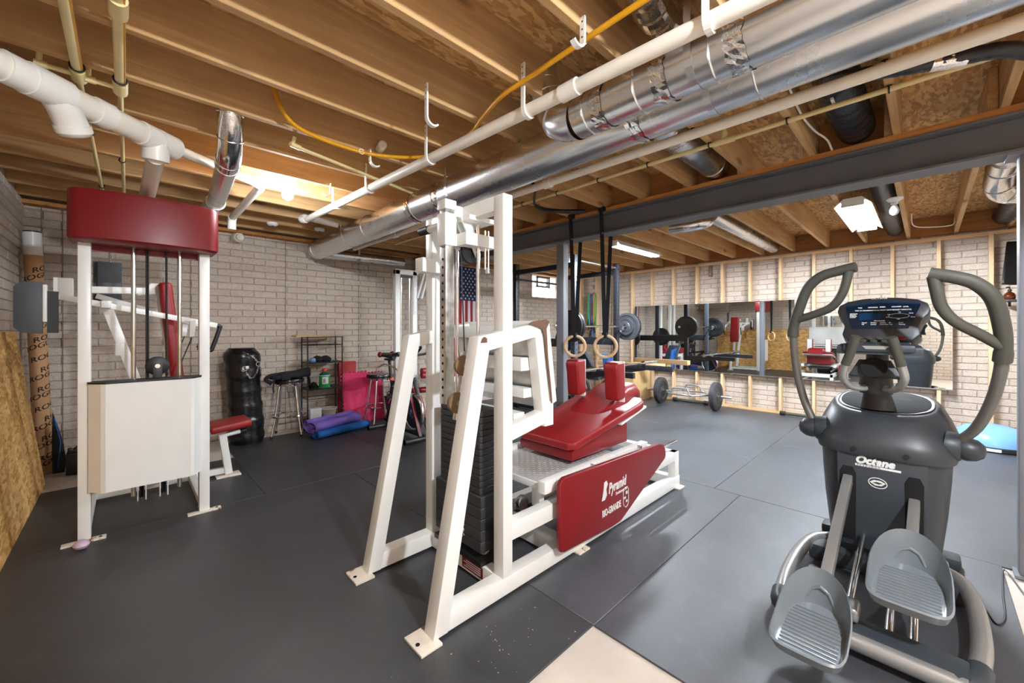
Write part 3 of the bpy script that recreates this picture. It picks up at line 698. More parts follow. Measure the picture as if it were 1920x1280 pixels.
st = MB().box(1.297,1.56,.03,1.2995,1.73,.085).build('warning_label', M_redp, LP, label='small red warning label')
for k in range(4): MB().box(1.2958,1.575,.040+.011*k,1.2972,1.715-.02*(k%2),.044+.011*k).build('print_line', M_lettw, st)
# weight stack
n1 = 13; z0, z1 = .156, .444; h = (z1-z0)/5
for k in range(5): MB().box(1.292,1.565,z0+h*k+.001,1.46,1.975,z0+h*(k+1)-.001).build('weight_plate', M_iron, LP, bevel=.003, segs=1)
h = (.875-z1)/n1
for k in range(n1): MB().box(1.305,1.59,z1+h*k+.001,1.44,1.945,z1+h*(k+1)-.001).build('weight_plate', M_iron, LP, bevel=.003, segs=1)
for k in range(8):
    MB().torus((1.290,1.715,.205+.028*k), .010, .0035, (1,0,0), 14, 6).build('selector_ring', M_chrome, LP)
MB().box(1.285,1.56,.095,1.46,1.98,.12).build('stack_base', M_black, LP)
for y in (1.62,1.92):
    MB().lathe([(.02,0),(.026,.01),(.018,.02),(.026,.03),(.018,.04)], 14, (1.36,y,.118)).build('spring_buffer', M_rust, LP, smooth=True)
for y in (1.672,1.862): MB().tube([(1.36,y,.12),(1.36,y,1.90)], .011, 12).build('guide_rod', M_chrome, LP, smooth=True)
# perforated upright and its white sleeve
pu = MB().box(1.195,1.735,.905,1.25,1.79,1.965).build('perforated_upright', M_perf, LP, bevel=.002)
for k in range(21):
    z = .95+.042*k
    if not 1.70 < z < 1.90:
        MB().disc((1.1945,1.762,z), .0075, .002, (1,0,0), 12).build('hole', M_hole, pu)
MB().box(1.186,1.726,1.735,1.258,1.80,1.905).build('sleeve', M_white, LP, bevel=.004)
MB().box(1.186,1.726,1.925,1.258,1.80,1.975).build('top_cap', M_white, LP, bevel=.004)
MB().box(1.25,1.735,1.895,1.31,1.80,1.955).build('top_link', M_white, LP, bevel=.004)
hd = MB().tube([(1.222,1.79,1.855),(1.222,1.93,1.855)], .021, 14).build('handle', M_white, LP, smooth=True)
MB().tube([(1.222,1.93,1.855),(1.222,2.02,1.855)], .024, 14).build('grip', M_black, hd, smooth=True)
MB().prism([(1.255,1.735),(1.46,1.735),(1.46,1.795),(1.44,1.80),(1.255,1.80)], (0,1.64,0), (1,0,0), (0,0,1), (0,.10,0)).build('cable_arm', M_white, LP, bevel=.004)
MB().box(1.24,1.72,1.735,1.33,1.80,1.80).build('cable_arm', M_white, LP, bevel=.004)
MB().box(1.27,1.63,1.865,1.44,1.87,1.89).build('rod_plate', M_white, LP, bevel=.003)
MB().prism([(1.26,1.885),(1.33,1.885),(1.395,1.70),(1.365,1.685)], (0,1.69,0), (1,0,0), (0,0,1), (0,.012,0)).build('pulley_bracket', M_white, LP, bevel=.002)
MB().prism([(1.26,1.885),(1.33,1.885),(1.395,1.70),(1.365,1.685)], (0,1.74,0), (1,0,0), (0,0,1), (0,.012,0)).build('pulley_bracket', M_white, LP, bevel=.002)
MB().lathe([(.055,-.012),(.058,-.006),(.048,0),(.058,.006),(.055,.012)], 26, (1.34,1.722,1.71), (0,1,0)).build('pulley', M_black, LP, smooth=True)
for dx in (0,.022): MB().tube([(1.40+dx,1.66,1.62),(1.40+dx,1.66,1.83)], .0055, 8).build('threaded_rod', M_chrome, LP)
MB().lathe([(.011,0),(.011,.03)], 6, (1.41,1.655,1.60)).build('nut', M_white, LP)
MB().tube([(1.285,1.722,1.69),(1.275,1.68,1.17)], .004, 8).build('cable', M_black, LP)
MB().prism([(2.0-2.08,1.62),(.1,1.62),(.0,1.70),(-.08,1.70)], (1.27,1.95,0), (1,0,0), (0,0,1), (0,.08,0)).build('brace', M_white, LP, bevel=.003)
# roller bracket
rb = MB().bar((1.235,1.60,1.185),(1.17,1.60,.85), .045, .03, (0,1,0)).build('roller_bracket', M_perf, LP, bevel=.008)
for (x, z) in ((1.192,1.121),(1.153,.946)):
    MB().lathe([(.046,-.014),(.05,-.008),(.05,.008),(.046,.014)], 24, (x-.012,1.56,z), (0.25,1,0)).build('roller', M_roll, rb, smooth=True)
    MB().disc((x-.016,1.543,z), .012, .006, (.25,1,0), 12).build('axle', M_steelb, rb)
    MB().obox((x+.03,1.60,z-.03), (.05,.06,.06)).build('rubber_block', M_black, rb)
# foot plate and its slats
MB().prism([(1.588,1.345),(1.628,1.335),(1.69,.905),(1.655,.895)], (0,1.40,0), (1,0,0), (0,0,1), (0,.715,0)).build('foot_board', M_white, LP, bevel=.004, label='white foot board with paint chipped to brown')
MB().prism([(1.47,1.325),(1.50,1.338),(1.60,1.349),(1.63,1.338),(1.605,1.30),(1.617,1.15),(1.64,1.0),(1.652,.90),(1.645,.90),(1.628,1.0),(1.603,1.15),(1.588,1.26),(1.57,1.30),(1.53,1.312),(1.50,1.318)], (0,1.3985,0), (1,0,0), (0,0,1), (0,.004,0)).build('chipped_paint', M_brown, LP, label='brown patch where the white paint has chipped')
MB().prism([(.02,0),(.06,0),(.06,.02),(.045,.028),(.03,.02)], (1.14,1.4085,1.235), (1,0,0), (0,0,1), (0,.003,0)).build('chipped_paint', M_brown, LP)
MB().prism([(1.563,1.30),(1.575,1.30),(1.64,.87),(1.628,.87)], (0,1.487,0), (1,0,0), (0,0,1), (0,.541,0)).build('backing_sheet', M_steelb, LP)
for xa, za, hh in ((1.50,1.245,.07),(1.50,1.075,.07),(1.52,.93,.05)):
    MB().box(xa,1.487,za,xa+.07,2.028,za+hh).build('slat', M_white, LP, bevel=.004)
for y in (1.405,2.03): MB().box(1.60,y,.70+.08,1.668,y+.08,.91).build('board_foot', M_white, LP, bevel=.004)
# carriage deck, rails, diamond plate
dk_ = MB().box(1.655,1.475,.40,2.46,2.04,.437).build('deck', M_white, LP, bevel=.004)
MB().box(1.667,1.487,.437,2.45,2.03,.440).build('diamond_sheet', M_diam, dk_)
tm = MB().prism([(-.011,0),(0,.0035),(.011,0),(0,-.0035)], (0,0,0), (1,0,0), (0,1,0), (0,0,.0016)).mesh('tread'); tm.materials.append(M_diam)
treads = MB()
k = 0
for i in range(30):
    for j in range(21):
        x = 1.68+.026*i; y = 1.498+.026*j; a = math.radians(45 if (i+j) % 2 else -45); ca, sa = math.cos(a), math.sin(a)
        vs = [(x+ca*p[0]-sa*p[1], y+sa*p[0]+ca*p[1], .440+p[2]) for p in [(-.011,0,0),(0,-.0035,0),(.011,0,0),(0,.0035,0),(-.006,0,.0016),(.006,0,.0016)]]
        treads.add(vs, [(0,1,5,4),(1,2,5),(2,3,4,5),(3,0,4)])
to = treads.build('tread_pattern', M_diam, dk_); to['kind'] = 'stuff'
MB().box(1.62,1.425,.405,2.76,1.478,.470).build('slide_rail', M_white, LP, bevel=.003)
MB().box(1.62,2.035,.405,2.76,2.085,.470).build('slide_rail', M_white, LP, bevel=.003)
for y in (1.45,2.06): MB().tube([(1.9,y,.36),(3.3,y,.365)], .012, 10).build('slide_rod', M_chrome, LP, smooth=True)
for x, y in ((2.05,1.415),(2.62,1.415)): MB().disc((x,y,.462), .011, .03, (0,1,0), 12).build('panel_bolt', M_steelb, LP)
MB().box(1.66,1.50,.30,1.70,1.56,.40).build('wheel_bracket', M_white, LP, bevel=.003)
MB().box(1.70,1.50,.345,2.3,1.56,.40).build('under_rail', M_cream, LP, bevel=.003)
MB().lathe([(.036,-.018),(.042,-.01),(.042,.01),(.036,.018)], 20, (1.64,1.62,.37-.07), (0,1,0)).build('roller_wheel', M_galv, LP, smooth=True)
MB().box(1.367,1.49,.12,1.43,1.53,.74).build('stack_guard', M_white, LP, bevel=.003)
MB().box(2.2,1.56,.37,2.75,1.95,.40).build('undercarriage', M_black, LP)
# red carriage
def pad(poly_xz, y0, y1, nm, bev=.022, mat=None):
    return MB().prism(poly_xz, (0,y0,0), (1,0,0), (0,0,1), (0,y1-y0,0)).build(nm, mat or M_red, LP, bevel=bev, segs=3)
pd = MB()
def slab(pts, t, nm, bev):                                 # flat outline (x, y) lying on the slope
    zf = lambda x: .585 + (x-1.985)*.212
    m = MB(); n = len(pts); m.add([(x,y,zf(x)-t) for x,y in pts] + [(x,y,zf(x)) for x,y in pts], [tuple(range(n-1,-1,-1)), tuple(range(n,2*n))] + [(i,(i+1)%n,n+(i+1)%n,n+i) for i in range(n)])
    return m.build(nm, M_red, LP, bevel=bev, segs=3)
slab([(1.985,1.56),(2.02,1.515),(2.72,1.47),(2.80,1.475),(2.855,1.52),(2.86,1.56),(2.86,1.96),(2.855,2.0),(2.80,2.05),(2.72,2.055),(2.02,2.01),(1.985,1.96)], .055, 'back_pad', .018)
MB().prism([(2.0,.472),(2.66,.472),(2.66,.665),(2.0,.528)], (0,1.535,0), (1,0,0), (0,0,1), (0,.455,0)).build('wedge', M_redp, LP, bevel=.004)
MB().prism([(2.5,.585+.515*.212-.056),(2.852,.585+.867*.212-.056),(2.852,.585+.867*.212-.070),(2.5,.585+.515*.212-.070)], (0,1.482,0), (1,0,0), (0,0,1), (0,.56,0)).build('pad_board', M_white, LP)
rings = []
for x, zc, hy, th in ((2.36,.662,.10,.001),(2.52,.705,.15,.022),(2.68,.75,.16,.05),(2.84,.79,.155,.07),(2.98,.80,.15,.07),(3.03,.775,.145,.05)):
    rings.append([Vector((x, 1.775+hy*math.copysign(abs(math.cos(a))**.5, math.cos(a)), zc - .01 + th*max(0, math.copysign(abs(math.sin(a))**.6, math.sin(a))) - (0 if math.sin(a) >= 0 else .045*abs(math.sin(a))**.5)) ) for a in [2*math.pi*i/24 for i in range(24)]])
MB().loft(rings).build('head_pad', M_red, LP, smooth=True)
for y0 in (1.535,1.885):
    m = MB().prism([(2.545,.775),(2.645,.79),(2.635,1.06),(2.53,1.055),(2.515,1.02),(2.53,.95)], (0,y0,0), (1,0,0), (0,0,1), (0,.115,0))
    sp = m.build('shoulder_pad', M_red, LP, bevel=.018, segs=3)
    MB().box(2.63,y0+.01,.76,2.65,y0+.105,1.055).build('pad_plate', M_white, sp, bevel=.003)
# red side panel with lettering
pl = MB().prism([(1.66,.13),(1.66,.462),(1.672,.485),(1.70,.497),(2.80,.462),(2.86,.447),(2.895,.41),(2.905,.36),(2.895,.335),(2.30,.085),(2.27,.073),(2.2,.07),(1.70,.095),(1.67,.105)], (0,1.352,0), (1,0,0), (0,0,1), (0,.028,0)).build('side_panel', M_redp, LP, bevel=.009, segs=3, label='red padded side panel with white lettering')
for x, z in ((1.75,.44),(2.6,.42)): MB().box(x,1.38,z-.02,x+.05,1.412,z+.02).build('panel_standoff', M_white, LP)
U = Vector((.999,0,.03)).normalized(); Wd = Vector((0,0,1))
letter('lettering', 'Pyramid', .088, (2.125,1.3505,.29), U, Wd, M_lettw, pl, shear=.18, bold=.0020, sx=.70)
letter('lettering', 'Tradesmen, Inc', .028, (2.20,1.3505,.258), U, Wd, M_lettw, pl, shear=.25, sx=.8)
letter('lettering', 'RIO-GRANDE', .058, (2.055,1.3505,.165), U, Wd, M_lettw, pl, bold=.0013, sx=.60)
MB().prism([(2.05,.335),(2.085,.335),(2.105,.36),(2.098,.395),(2.115,.425),(2.10,.447),(2.075,.44),(2.07,.40)], (0,1.3512,-.07), (1,0,0), (0,0,1), (0,-.0015,0)).build('pyramid_mark', M_lettw, pl)
cr = [(2.415,.235),(2.43,.215),(2.45,.205),(2.47,.215),(2.48,.235),(2.48,.315),(2.465,.335),(2.43,.335),(2.415,.315)]
MB().tube([(x-.12,1.3512,z-.06) for x, z in cr + cr[:1]], .0025, 6).build('crest_outline', M_lettw, pl)
for x, z, a, b_ in ((2.457,.30,.012,.02),(2.435,.27,.012,.014),(2.457,.245,.01,.016)): MB().box(x-a-.12,1.3502,z-b_/2-.06,x+a-.12,1.3515,z+b_/2-.06).build('crest_mark', M_lettw, pl)

# ================================================================ ELLIPTICAL
EL = thing('elliptical_trainer', 'charcoal elliptical trainer with grey grips and two foot pedals', 'elliptical', (2.6,.17,0))
cy = .17
def sell(zc, x0, x1, hy, n=4.0, k=40, flat=None):
    cx, hx = (x0+x1)/2, (x1-x0)/2; out = []
    for i in range(k):
        a = 2*math.pi*i/k; c_, s_ = math.cos(a), math.sin(a)
        out.append(Vector((cx + hx*math.copysign(abs(c_)**(2/n), c_), cy + hy*math.copysign(abs(s_)**(2/n), s_), zc)))
    return out
MB().loft([sell(.03,2.88,3.40,.21),sell(.12,2.855,3.40,.225),sell(.35,2.845,3.42,.25),sell(.52,2.84,3.44,.262),sell(.645,2.835,3.45,.268)], True).build('lower_shell', M_grey, EL, smooth=True)
def tilt(ring, a): return [Vector((q.x, q.y, q.z + (q.x-2.835)*a)) for q in ring]
MB().loft([tilt(sell(.628,2.812,3.45,.282),.0),tilt(sell(.665,2.80,3.46,.295,3.4),.02),tilt(sell(.715,2.815,3.455,.292,3.2),.06),tilt(sell(.765,2.85,3.44,.268,3),.10),tilt(sell(.805,2.885,3.42,.24,2.8),.15),tilt(sell(.826,2.91,3.40,.222,2.6),.16),tilt(sell(.828,2.925,3.39,.21,2.6),.16)]).build('upper_shell', M_grey, EL, smooth=True)
MB().loft([tilt(sell(.829,2.93,3.385,.205,2.5),.16),tilt(sell(.835,2.935,3.38,.202,2.5),.16),tilt(sell(.831,2.945,3.375,.196,2.5),.16)]).build('bowl_rim', M_black, EL, smooth=True)
MB().loft([tilt(sell(.8325,2.952,3.37,.19,2.4),.16),tilt(sell(.8345,2.955,3.365,.186,2.4),.16)]).build('top_bowl', M_hole, EL, smooth=True)
for y in (.265,.085): MB().obox((3.20,y,.885), (.03,.055,.012), Matrix.Rotation(-.5,3,'Y')).build('warning_label', M_grip, EL)
for s in (-1, 1):
    MB().lathe([(.055,0),(.058,.025),(.05,.055),(.03,.078),(.006,.084)], 22, (2.95,cy+s*.285,.715), (-.12,s,-.05)).build('pivot_cap', M_grey, EL, smooth=True)
    MB().lathe([(.07,-.05),(.066,.0),(.06,.006)], 22, (2.95,cy+s*.285,.715), (-.12,s,-.05)).build('pivot_housing', M_grey2, EL, smooth=True)
bp = MB().prism([(-.17,.13),(.17,.13),(.175,.63),(-.175,.63)], (2.832,cy,0), (0,1,0), (0,0,1), (.03,0,0)).build('back_panel', M_grey2, EL, bevel=.004)
for s in (-1, 1): MB().prism([(-.032,.16),(.032,.16),(.036,.52),(.02,.555),(-.02,.555),(-.034,.52)], (2.8295,cy+s*.128,0), (0,1,0), (0,0,1), (.01,0,0)).build('pedal_slot', M_hole, EL, bevel=.003)
for s in (-1, 1): MB().disc((2.802,cy+s*.10,.66), .011, .006, (1,0,0), 14).build('screw', M_black, EL)
Uy = Vector((0,-1,0))
letter('lettering', 'Octane', .052, (2.8305,.268,.583), Uy, Wd, M_lettw, bp, shear=.25, bold=.003, sx=.98)
MB().prism([(.0,.0),(.178,0),(.178,.011),(0,.011)], (2.8305,.268,.566), (0,-1,0), (0,0,1), (-.001,0,0)).build('badge_strip', M_lettw, bp)
letter('lettering', 'FITNESS', .0105, (2.8290,.262,.568), Uy, Wd, M_grey, bp, extrude=.0004, sx=2.6)
lg = [(math.cos(a)*.036, math.sin(a)*.026) for a in [2*math.pi*i/28 for i in range(28)]]
MB().tube([(2.829,.178-x,.492+z-.25*x*.2) for x, z in lg + lg[:1]], .0022, 6).build('emblem_ring', M_lettw, bp)
MB().prism([(-.032,.0),(-.015,.013),(.01,.014),(.032,.004),(.015,-.012),(-.01,-.014)], (2.8305,.178,.492), (0,-1,0), (0,0,1), (-.0012,0,0)).build('emblem', M_lettw, bp)
MB().prism([(-.02,.0),(-.004,.006),(.02,.002),(.004,-.006)], (2.829,.178,.492), (0,-1,0), (0,0,1), (-.0012,0,0)).build('emblem_eye', M_grey2, bp)
# base
for s in (-1, 1):
    MB().tube(smoothpath([(2.98,cy+s*.22,.075),(2.90,cy+s*.285,.075),(2.72,cy+s*.318,.07),(2.45,cy+s*.322,.065),(2.25,cy+s*.305,.062),(2.13,cy+s*.275,.06)], 5), .031, 16).build('side_tube', M_silver, EL, smooth=True)
    MB().tube(smoothpath([(2.22,cy+s*.305,.062),(2.14,cy+s*.29,.06),(2.09,cy+s*.235,.058)], 4), .038, 16).build('corner_cap', M_grey2, EL, smooth=True)
MB().tube([(2.085,cy-.27,.058),(2.085,cy+.27,.058)], .034, 16).build('rear_tube', M_silver, EL, smooth=True)
MB().box(2.085,cy-.28,.03,2.20,cy+.28,.098).build('rear_cover', M_grey2, EL, bevel=.015)
MB().box(2.80,cy-.30,.0,3.0,cy+.30,.085).build('front_base', M_grey, EL, bevel=.02)
MB().box(3.2,cy-.3,.0,3.32,cy+.3,.06).build('front_foot', M_grey, EL, bevel=.02)
for y in (.105,.185-.15,.235,.325): MB().tube([(2.86,y,.20),(2.17,y,.075)], .0145, 12).build('roller_rail', M_chrome, EL, smooth=True)
# pedals
def pedal(x, y, z, L, Wd_, tilt_, arm0, arm1):
    R = Matrix.Rotation(tilt_, 3, 'Y'); O = Vector((x,y,z))
    def ring(sc, zz, front=0, grow=0):
        out = []
        for i in range(36):
            a = 2*math.pi*i/36; c_, s_ = math.cos(a), math.sin(a); e = 2.2 if c_ > 0 else 5
            px = (L/2)*math.copysign(abs(c_)**(2/e), c_)*sc; py = (Wd_/2)*math.copysign(abs(s_)**(2/e), s_)*sc
            h = zz + (front*max(0,(px/(L/2)+.35))**1.3 if front else 0)
            out.append(R @ Vector((px+grow*max(0,c_)*.03, py, h)) + O)
        return out
    p = MB().loft([ring(.80,-.012),ring(.96,.0),ring(1.04,.035,.07),ring(1.0,.04,.075),ring(.90,.006,.02),ring(.86,.004)], True).build('pedal', M_pedal, EL, smooth=True)
    for k in range(13):
        px = -L*.40 + k*L*.056; hw = Wd_*.38*(1 if px < L*.05 else math.sqrt(max(.1, 1-((px-L*.05)/(L*.4))**2)))
        q = MB(); q.bar(R @ Vector((px,-hw,.0065)) + O, R @ Vector((px,hw,.0065)) + O, .004, .004); q.build('tread_rib', M_pedal, p)
    MB().tube([R @ Vector((L*.42,-.05,.02))+O, R @ Vector((L*.46,-.03,.06))+O, R @ Vector((L*.47,0,.075))+O, R @ Vector((L*.46,.03,.06))+O, R @ Vector((L*.42,.05,.02))+O], .008, 8).build('toe_hump', M_pedal, p, smooth=True)
    MB().bar(arm0, arm1, .042, .05).build('pedal_arm', M_silver, EL, bevel=.008)
    q = Vector(arm1); MB().obox(q + V(.04,0,-.045), (.09,.23,.06), Matrix.Rotation(tilt_,3,'Y')).build('roller_carriage', M_silver, EL, bevel=.018, segs=3)
pedal(1.90,.305,.14,.37,.225,-.10,(2.88,.298,.50),(2.12,.305,.185))
pedal(2.24,.05,.27,.37,.235,-.12,(2.88,.042,.44),(2.47,.048,.315))
# moving arms
def arm(p1, p2, nm):
    k = 4
    MB().tube(smoothpath(p1[:k+1], 6), .021, 14, True, 1.1).build('moving_arm', M_arm, EL, smooth=True)
    bpy.data.objects[nm] if False else None
    g = MB(); P = smoothpath(p1[k-1:], 7); P = P[4:]; g.tube(P, [.030]*3 + [.027]*(len(P)-3), 16); g.build('hand_grip', M_grip, EL, smooth=True)
    MB().tube(smoothpath(p2, 6), .022, 14).build('cross_grip', M_grip, EL, smooth=True)
arm([(2.95,-.096,.73),(2.88,-.161,.83),(2.8,-.201,.966),(2.72,-.219,1.095),(2.66,-.225,1.212),(2.6,-.215,1.313),(2.54,-.188,1.422),(2.51,-.141,1.484),(2.5,-.082,1.515),(2.5,-.007,1.538)],
    [(2.65,-.222,1.224),(2.6,-.16,1.273),(2.55,-.083,1.332),(2.53,-.044,1.394),(2.51,-.03,1.463),(2.5,-.02,1.525)], 'r')
arm([(2.95,.462,.732),(2.96,.515,.867),(2.95,.548,1.026),(2.93,.561,1.189),(2.91,.56,1.303),(2.88,.522,1.43),(2.86,.48,1.536),(2.84,.415,1.597),(2.83,.33,1.62),(2.82,.263,1.632)],
    [(2.9,.547,1.351),(2.87,.444,1.386),(2.85,.369,1.423),(2.83,.32,1.499),(2.82,.292,1.612)], 'l')
# mast, tray, console
MB().loft([[Vector((2.98+.05*math.cos(a)*1.2, .185+.075*math.sin(a), .86)) for a in [2*math.pi*i/20 for i in range(20)]],[Vector((2.95+.04*math.cos(a), .19+.05*math.sin(a), .98)) for a in [2*math.pi*i/20 for i in range(20)]],[Vector((2.93+.03*math.cos(a), .185+.045*math.sin(a), 1.22)) for a in [2*math.pi*i/20 for i in range(20)]]]).build('mast', M_black, EL, smooth=True)
MB().lathe([(.068,0),(.072,.03),(.066,.09)], 24, (2.90,.19,.955)).build('mast_collar', M_black, EL, smooth=True)
tr = MB().prism([(-.10,1.062),(-.062,1.142),(.062,1.142),(.10,1.062)], (0,.187,0), (0,1,0), (.35,0,1), (.05,0,-.02))
tr.v = [(x+2.40-.02, y, z) for x, y, z in tr.v]; tr.build('bottle_tray', M_grey, EL, bevel=.008)
MB().lathe([(.05,0),(.052,.012)], 28, (2.752,.187,1.10), (-1,0,.42)).build('tray_hole', M_hole, EL, smooth=True).scale = (1,1,1)
for g in ([(2.62,.245,1.263),(2.64,.263,1.195),(2.67,.291,1.118),(2.7,.305,1.051),(2.76,.286,1.0),(2.82,.248,.984),(2.88,.20,.985)],
          [(2.62,.115,1.259),(2.64,.101,1.201),(2.67,.084,1.124),(2.7,.074,1.058),(2.76,.096,1.006),(2.82,.132,.988),(2.88,.17,.985)]):
    MB().tube(smoothpath(g[2:], 6), .0175, 14).build('fixed_bar', M_silver, EL, smooth=True)
    MB().tube(smoothpath(g[:3], 6), .0205, 14).build('pulse_grip', M_grip, EL, smooth=True)
tlt = .38                                                   # console leans away from the user at the top
def cpt(y, z, off=0): return Vector((2.80 + (z-1.30)*tlt - off*.93, y, z + off*.35))
def cpanel(poly, off, th, nm, mat, bev=0, par=None):
    m = MB(); n = len(poly); A = [cpt(y,z,off) for y,z in poly]; B = [cpt(y,z,off-th) for y,z in poly]
    m.add(A+B, [tuple(range(n)), tuple(range(2*n-1,n-1,-1))] + [(i,n+i,n+(i+1)%n,(i+1)%n) for i in range(n)])
    return m.build(nm, mat, par or EL, bevel=bev)
co = cpanel([(.335,1.425),(.30,1.445),(.24,1.457),(.167,1.463),(.09,1.457),(.03,1.445),(-.005,1.425),(-.013,1.395),(-.008,1.375),(.01,1.35),(.025,1.31),(.02,1.27),(.05,1.238),(.29,1.236),(.318,1.268),(.308,1.31),(.322,1.355),(.338,1.378),(.342,1.395)], .012, .13, 'console', M_console, .012)
sc = cpanel([(.307,1.412),(.24,1.424),(.167,1.43),(.09,1.426),(.02,1.416),(.045,1.342),(.063,1.297),(.278,1.292),(.293,1.346)], .0135, .004, 'screen', M_screen, 0, co)
cpanel([(.303,1.4205),(.167,1.4375),(.022,1.4235),(.021,1.416),(.167,1.430),(.304,1.413)], .0142, .003, 'blue_band', M_lcd, 0, co)
cpanel([(.25,1.375),(.165,1.378),(.165,1.343),(.25,1.34)], .0142, .002, 'display', M_lcd, 0, co)
Wc = Vector((tlt,0,1)).normalized()
def ctext(txt, y, z, size, sx=1): letter('print', txt, size, cpt(y,z,.0145), Uy, Wc, M_lettw, sc, extrude=.0002, sx=sx, bold=.0002)
for txt, y, z in (('TIME',.256,1.403),('DISTANCE',.215,1.404),('SPEED',.17,1.405),('CALORIES',.125,1.405),('LEVEL',.083,1.404),
                  ('TIME OF ZONE',.268,1.388),('HEART RATE',.218,1.388),('HEART RATE %',.17,1.389),('TARGET HR',.122,1.389),('WATTS',.08,1.389)): ctext(txt, y, z, .008)
for k, txt in enumerate(('PROGRAM','MANUAL','INTERVAL','CARDIO')): ctext(txt, .288, 1.372-.0065*k, .0065)
ctext('PROGRAMS', .19, 1.333, .008)
for k, (a_, b_) in enumerate((('Manual','Hill'),('Fat Burn','Interval'),('Custom','Heart Rate'),('Fit','Test'),('Cross','Training'))): ctext(a_, .238-.035*k, 1.324, .007); ctext(b_, .238-.035*k, 1.315, .007)
lz = [(math.cos(a)*.038, math.sin(a)*.012) for a in [2*math.pi*i/24 for i in range(24)]]
MB().tube([cpt(.098-x, 1.36+z, .0145) for x, z in lz + lz[:1]], .0008, 5).build('stride_diagram', M_lettw, sc)
for txt, y, z in (('Leg',.14,1.366),('Hip',.10,1.377),('Glute',.062,1.371),('Quad',.055,1.352),('Calf',.105,1.342),('Arm',.145,1.352)): ctext(txt, y, z, .007)
letter('print', 'OCTANE', .012, cpt(.205,1.451,.0125), Uy, Wc, M_lettw, co, extrude=.0003, sx=1.3)
ks = MB().prism([(-.16,0),(.16,0),(.15,.03),(.09,.055),(-.09,.055),(-.15,.03)], (2.66,.167,1.21), (0,1,0), (.90,0,.45), (0,0,-.04))
kp = ks.build('key_shelf', M_grey2, EL, bevel=.008)
MB().box(2.645,.035,1.185,2.675,.30,1.222).build('palm_lip', M_grey2, EL, bevel=.012)
MB().prism([(-.05,0),(.05,0),(.035,-.016),(-.035,-.016)], (2.6435,.175,1.215), (0,1,0), (0,0,1), (-.002,0,0)).build('badge', M_silver, EL)
for r_, ys_ in ((0,(.245,.205,.165,.125,.085)),(1,(.225,.185,.145,.105)),(2,(.235,.165,.10))):
    for i, y in enumerate(ys_):
        x = 2.74-.03*r_; z = 1.21+(x-2.66)*.45+.028-.03*0
        MB().lathe([(.014,0),(.013,.004)], 14, (x,y,1.212+(x-2.66)*.5), (-.45,0,.9)).build('key', M_redp if (r_ == 0 and i == 4) else M_grip, kp)
MB().prism([(2.78,1.20),(3.0,1.30),(2.93,1.40),(2.86,1.44)], (0,.05,0), (1,0,0), (0,0,1), (0,.235,0)).build('console_back', M_black, EL, bevel=.02)
# power cord
t = thing('extension_cable', 'thin black cable trailing from the elliptical onto the concrete', 'cable', (3.0,-.2,0))
MB().tube(smoothpath([(2.98,-.145,.02),(2.85,-.19,.004),(2.75,-.215,.004),(2.85,-.245,.004),(3.1,-.26,.004),(3.4,-.29,.004),(3.2,-.33,-.005),(2.95,-.36,-.005),(2.7,-.45,-.005)]), .0035, 6).build('cord', M_black, t)
MB().tube([(2.72,-.44,-.0045),(2.68,-.46,-.0045)], .006, 8).build('plug', M_black, t)

# ================================================================ TOWER CHEST-PRESS MACHINE (left)
TM = thing('chest_press_machine', 'white chest press machine with red curved hood and white stack cover', 'gym machine', (.1,3.9,0))
for x0, x1 in ((-.212,-.155),(.371,.431)): MB().box(x0,3.56,.01,x1,3.635,1.90).build('post', M_white, TM, bevel=.006)
for x in (-.184,.401):
    f_ = MB().box(x-.095,3.535,0,x+.095,3.585,.012).build('foot_plate', M_rust, TM, bevel=.003)
    MB().disc((x+.07,3.56,.0125), .008, .003).build('bolt_hole', M_hole, f_)
def hood(e, z, o=0):
    pts = []
    n = 26
    for i in range(n+1):
        u = -1 + 2*i/n; pts.append(Vector((.108+u*(.355-e), 3.355+e+.055*u*u+ (.03*max(0,abs(u)-.93)/.07), z)))
    for i in range(n, -1, -1):
        u = -1 + 2*i/n; pts.append(Vector((.108+u*(.355-e), 3.665-e, z)))
    return pts
MB().loft([hood(.012,1.825),hood(0,1.835),hood(0,1.86),hood(0,2.10),hood(.004,2.118),hood(.02,2.124)]).build('hood', M_redp, TM, smooth=True)
MB().box(-.20,3.64,1.79,.42,3.66,1.85).build('hood_lip', M_redp, TM)
def cov(e, z): return [Vector(q) for q in [(-.172+e,3.60,z),(-.165+e,3.53+e,z),(-.11,3.462+e,z),(-.09,3.452+e,z),(.315,3.452+e,z),(.335,3.46+e,z),(.378-e,3.53+e,z),(.383-e,3.60,z)]]
def covb(e, z): return [Vector((q.x, q.y, z - .0*(q.x))) for q in cov(e, z)]
MB().loft([covb(0,.305),covb(0,.965)]).build('stack_cover', M_white, TM)
MB().loft([cov(-.003,.963),cov(-.003,.974)]).build('cover_trim', M_black, TM)
MB().box(-.155,3.56,.29,.371,3.60,.325).build('lower_crossbar', M_steelb, TM)
for x in (.035,.268): MB().tube([(x,3.62,.2),(x,3.62,1.85)], .0125, 12).build('guide_rod', M_brass, TM, smooth=True)
for x, r_ in ((.098,.005),(.107,.004),(.199,.0065)): MB().tube([(x,3.60,.60),(x-.001,3.60,1.84)], r_, 8).build('cable', M_black, TM)
pu = MB().lathe([(.056,-.016),(.062,-.012),(.052,0),(.062,.012),(.056,.016)], 28, (.152,3.60,1.05), (0,1,0)).build('pulley', M_black, TM, smooth=True)
MB().disc((.152,3.58,1.05), .014, .008, (0,1,0), 14).build('axle', M_chrome, pu)
MB().box(.128,3.58,.90,.176,3.62,1.06).build('pulley_bracket', M_black, TM, bevel=.003)
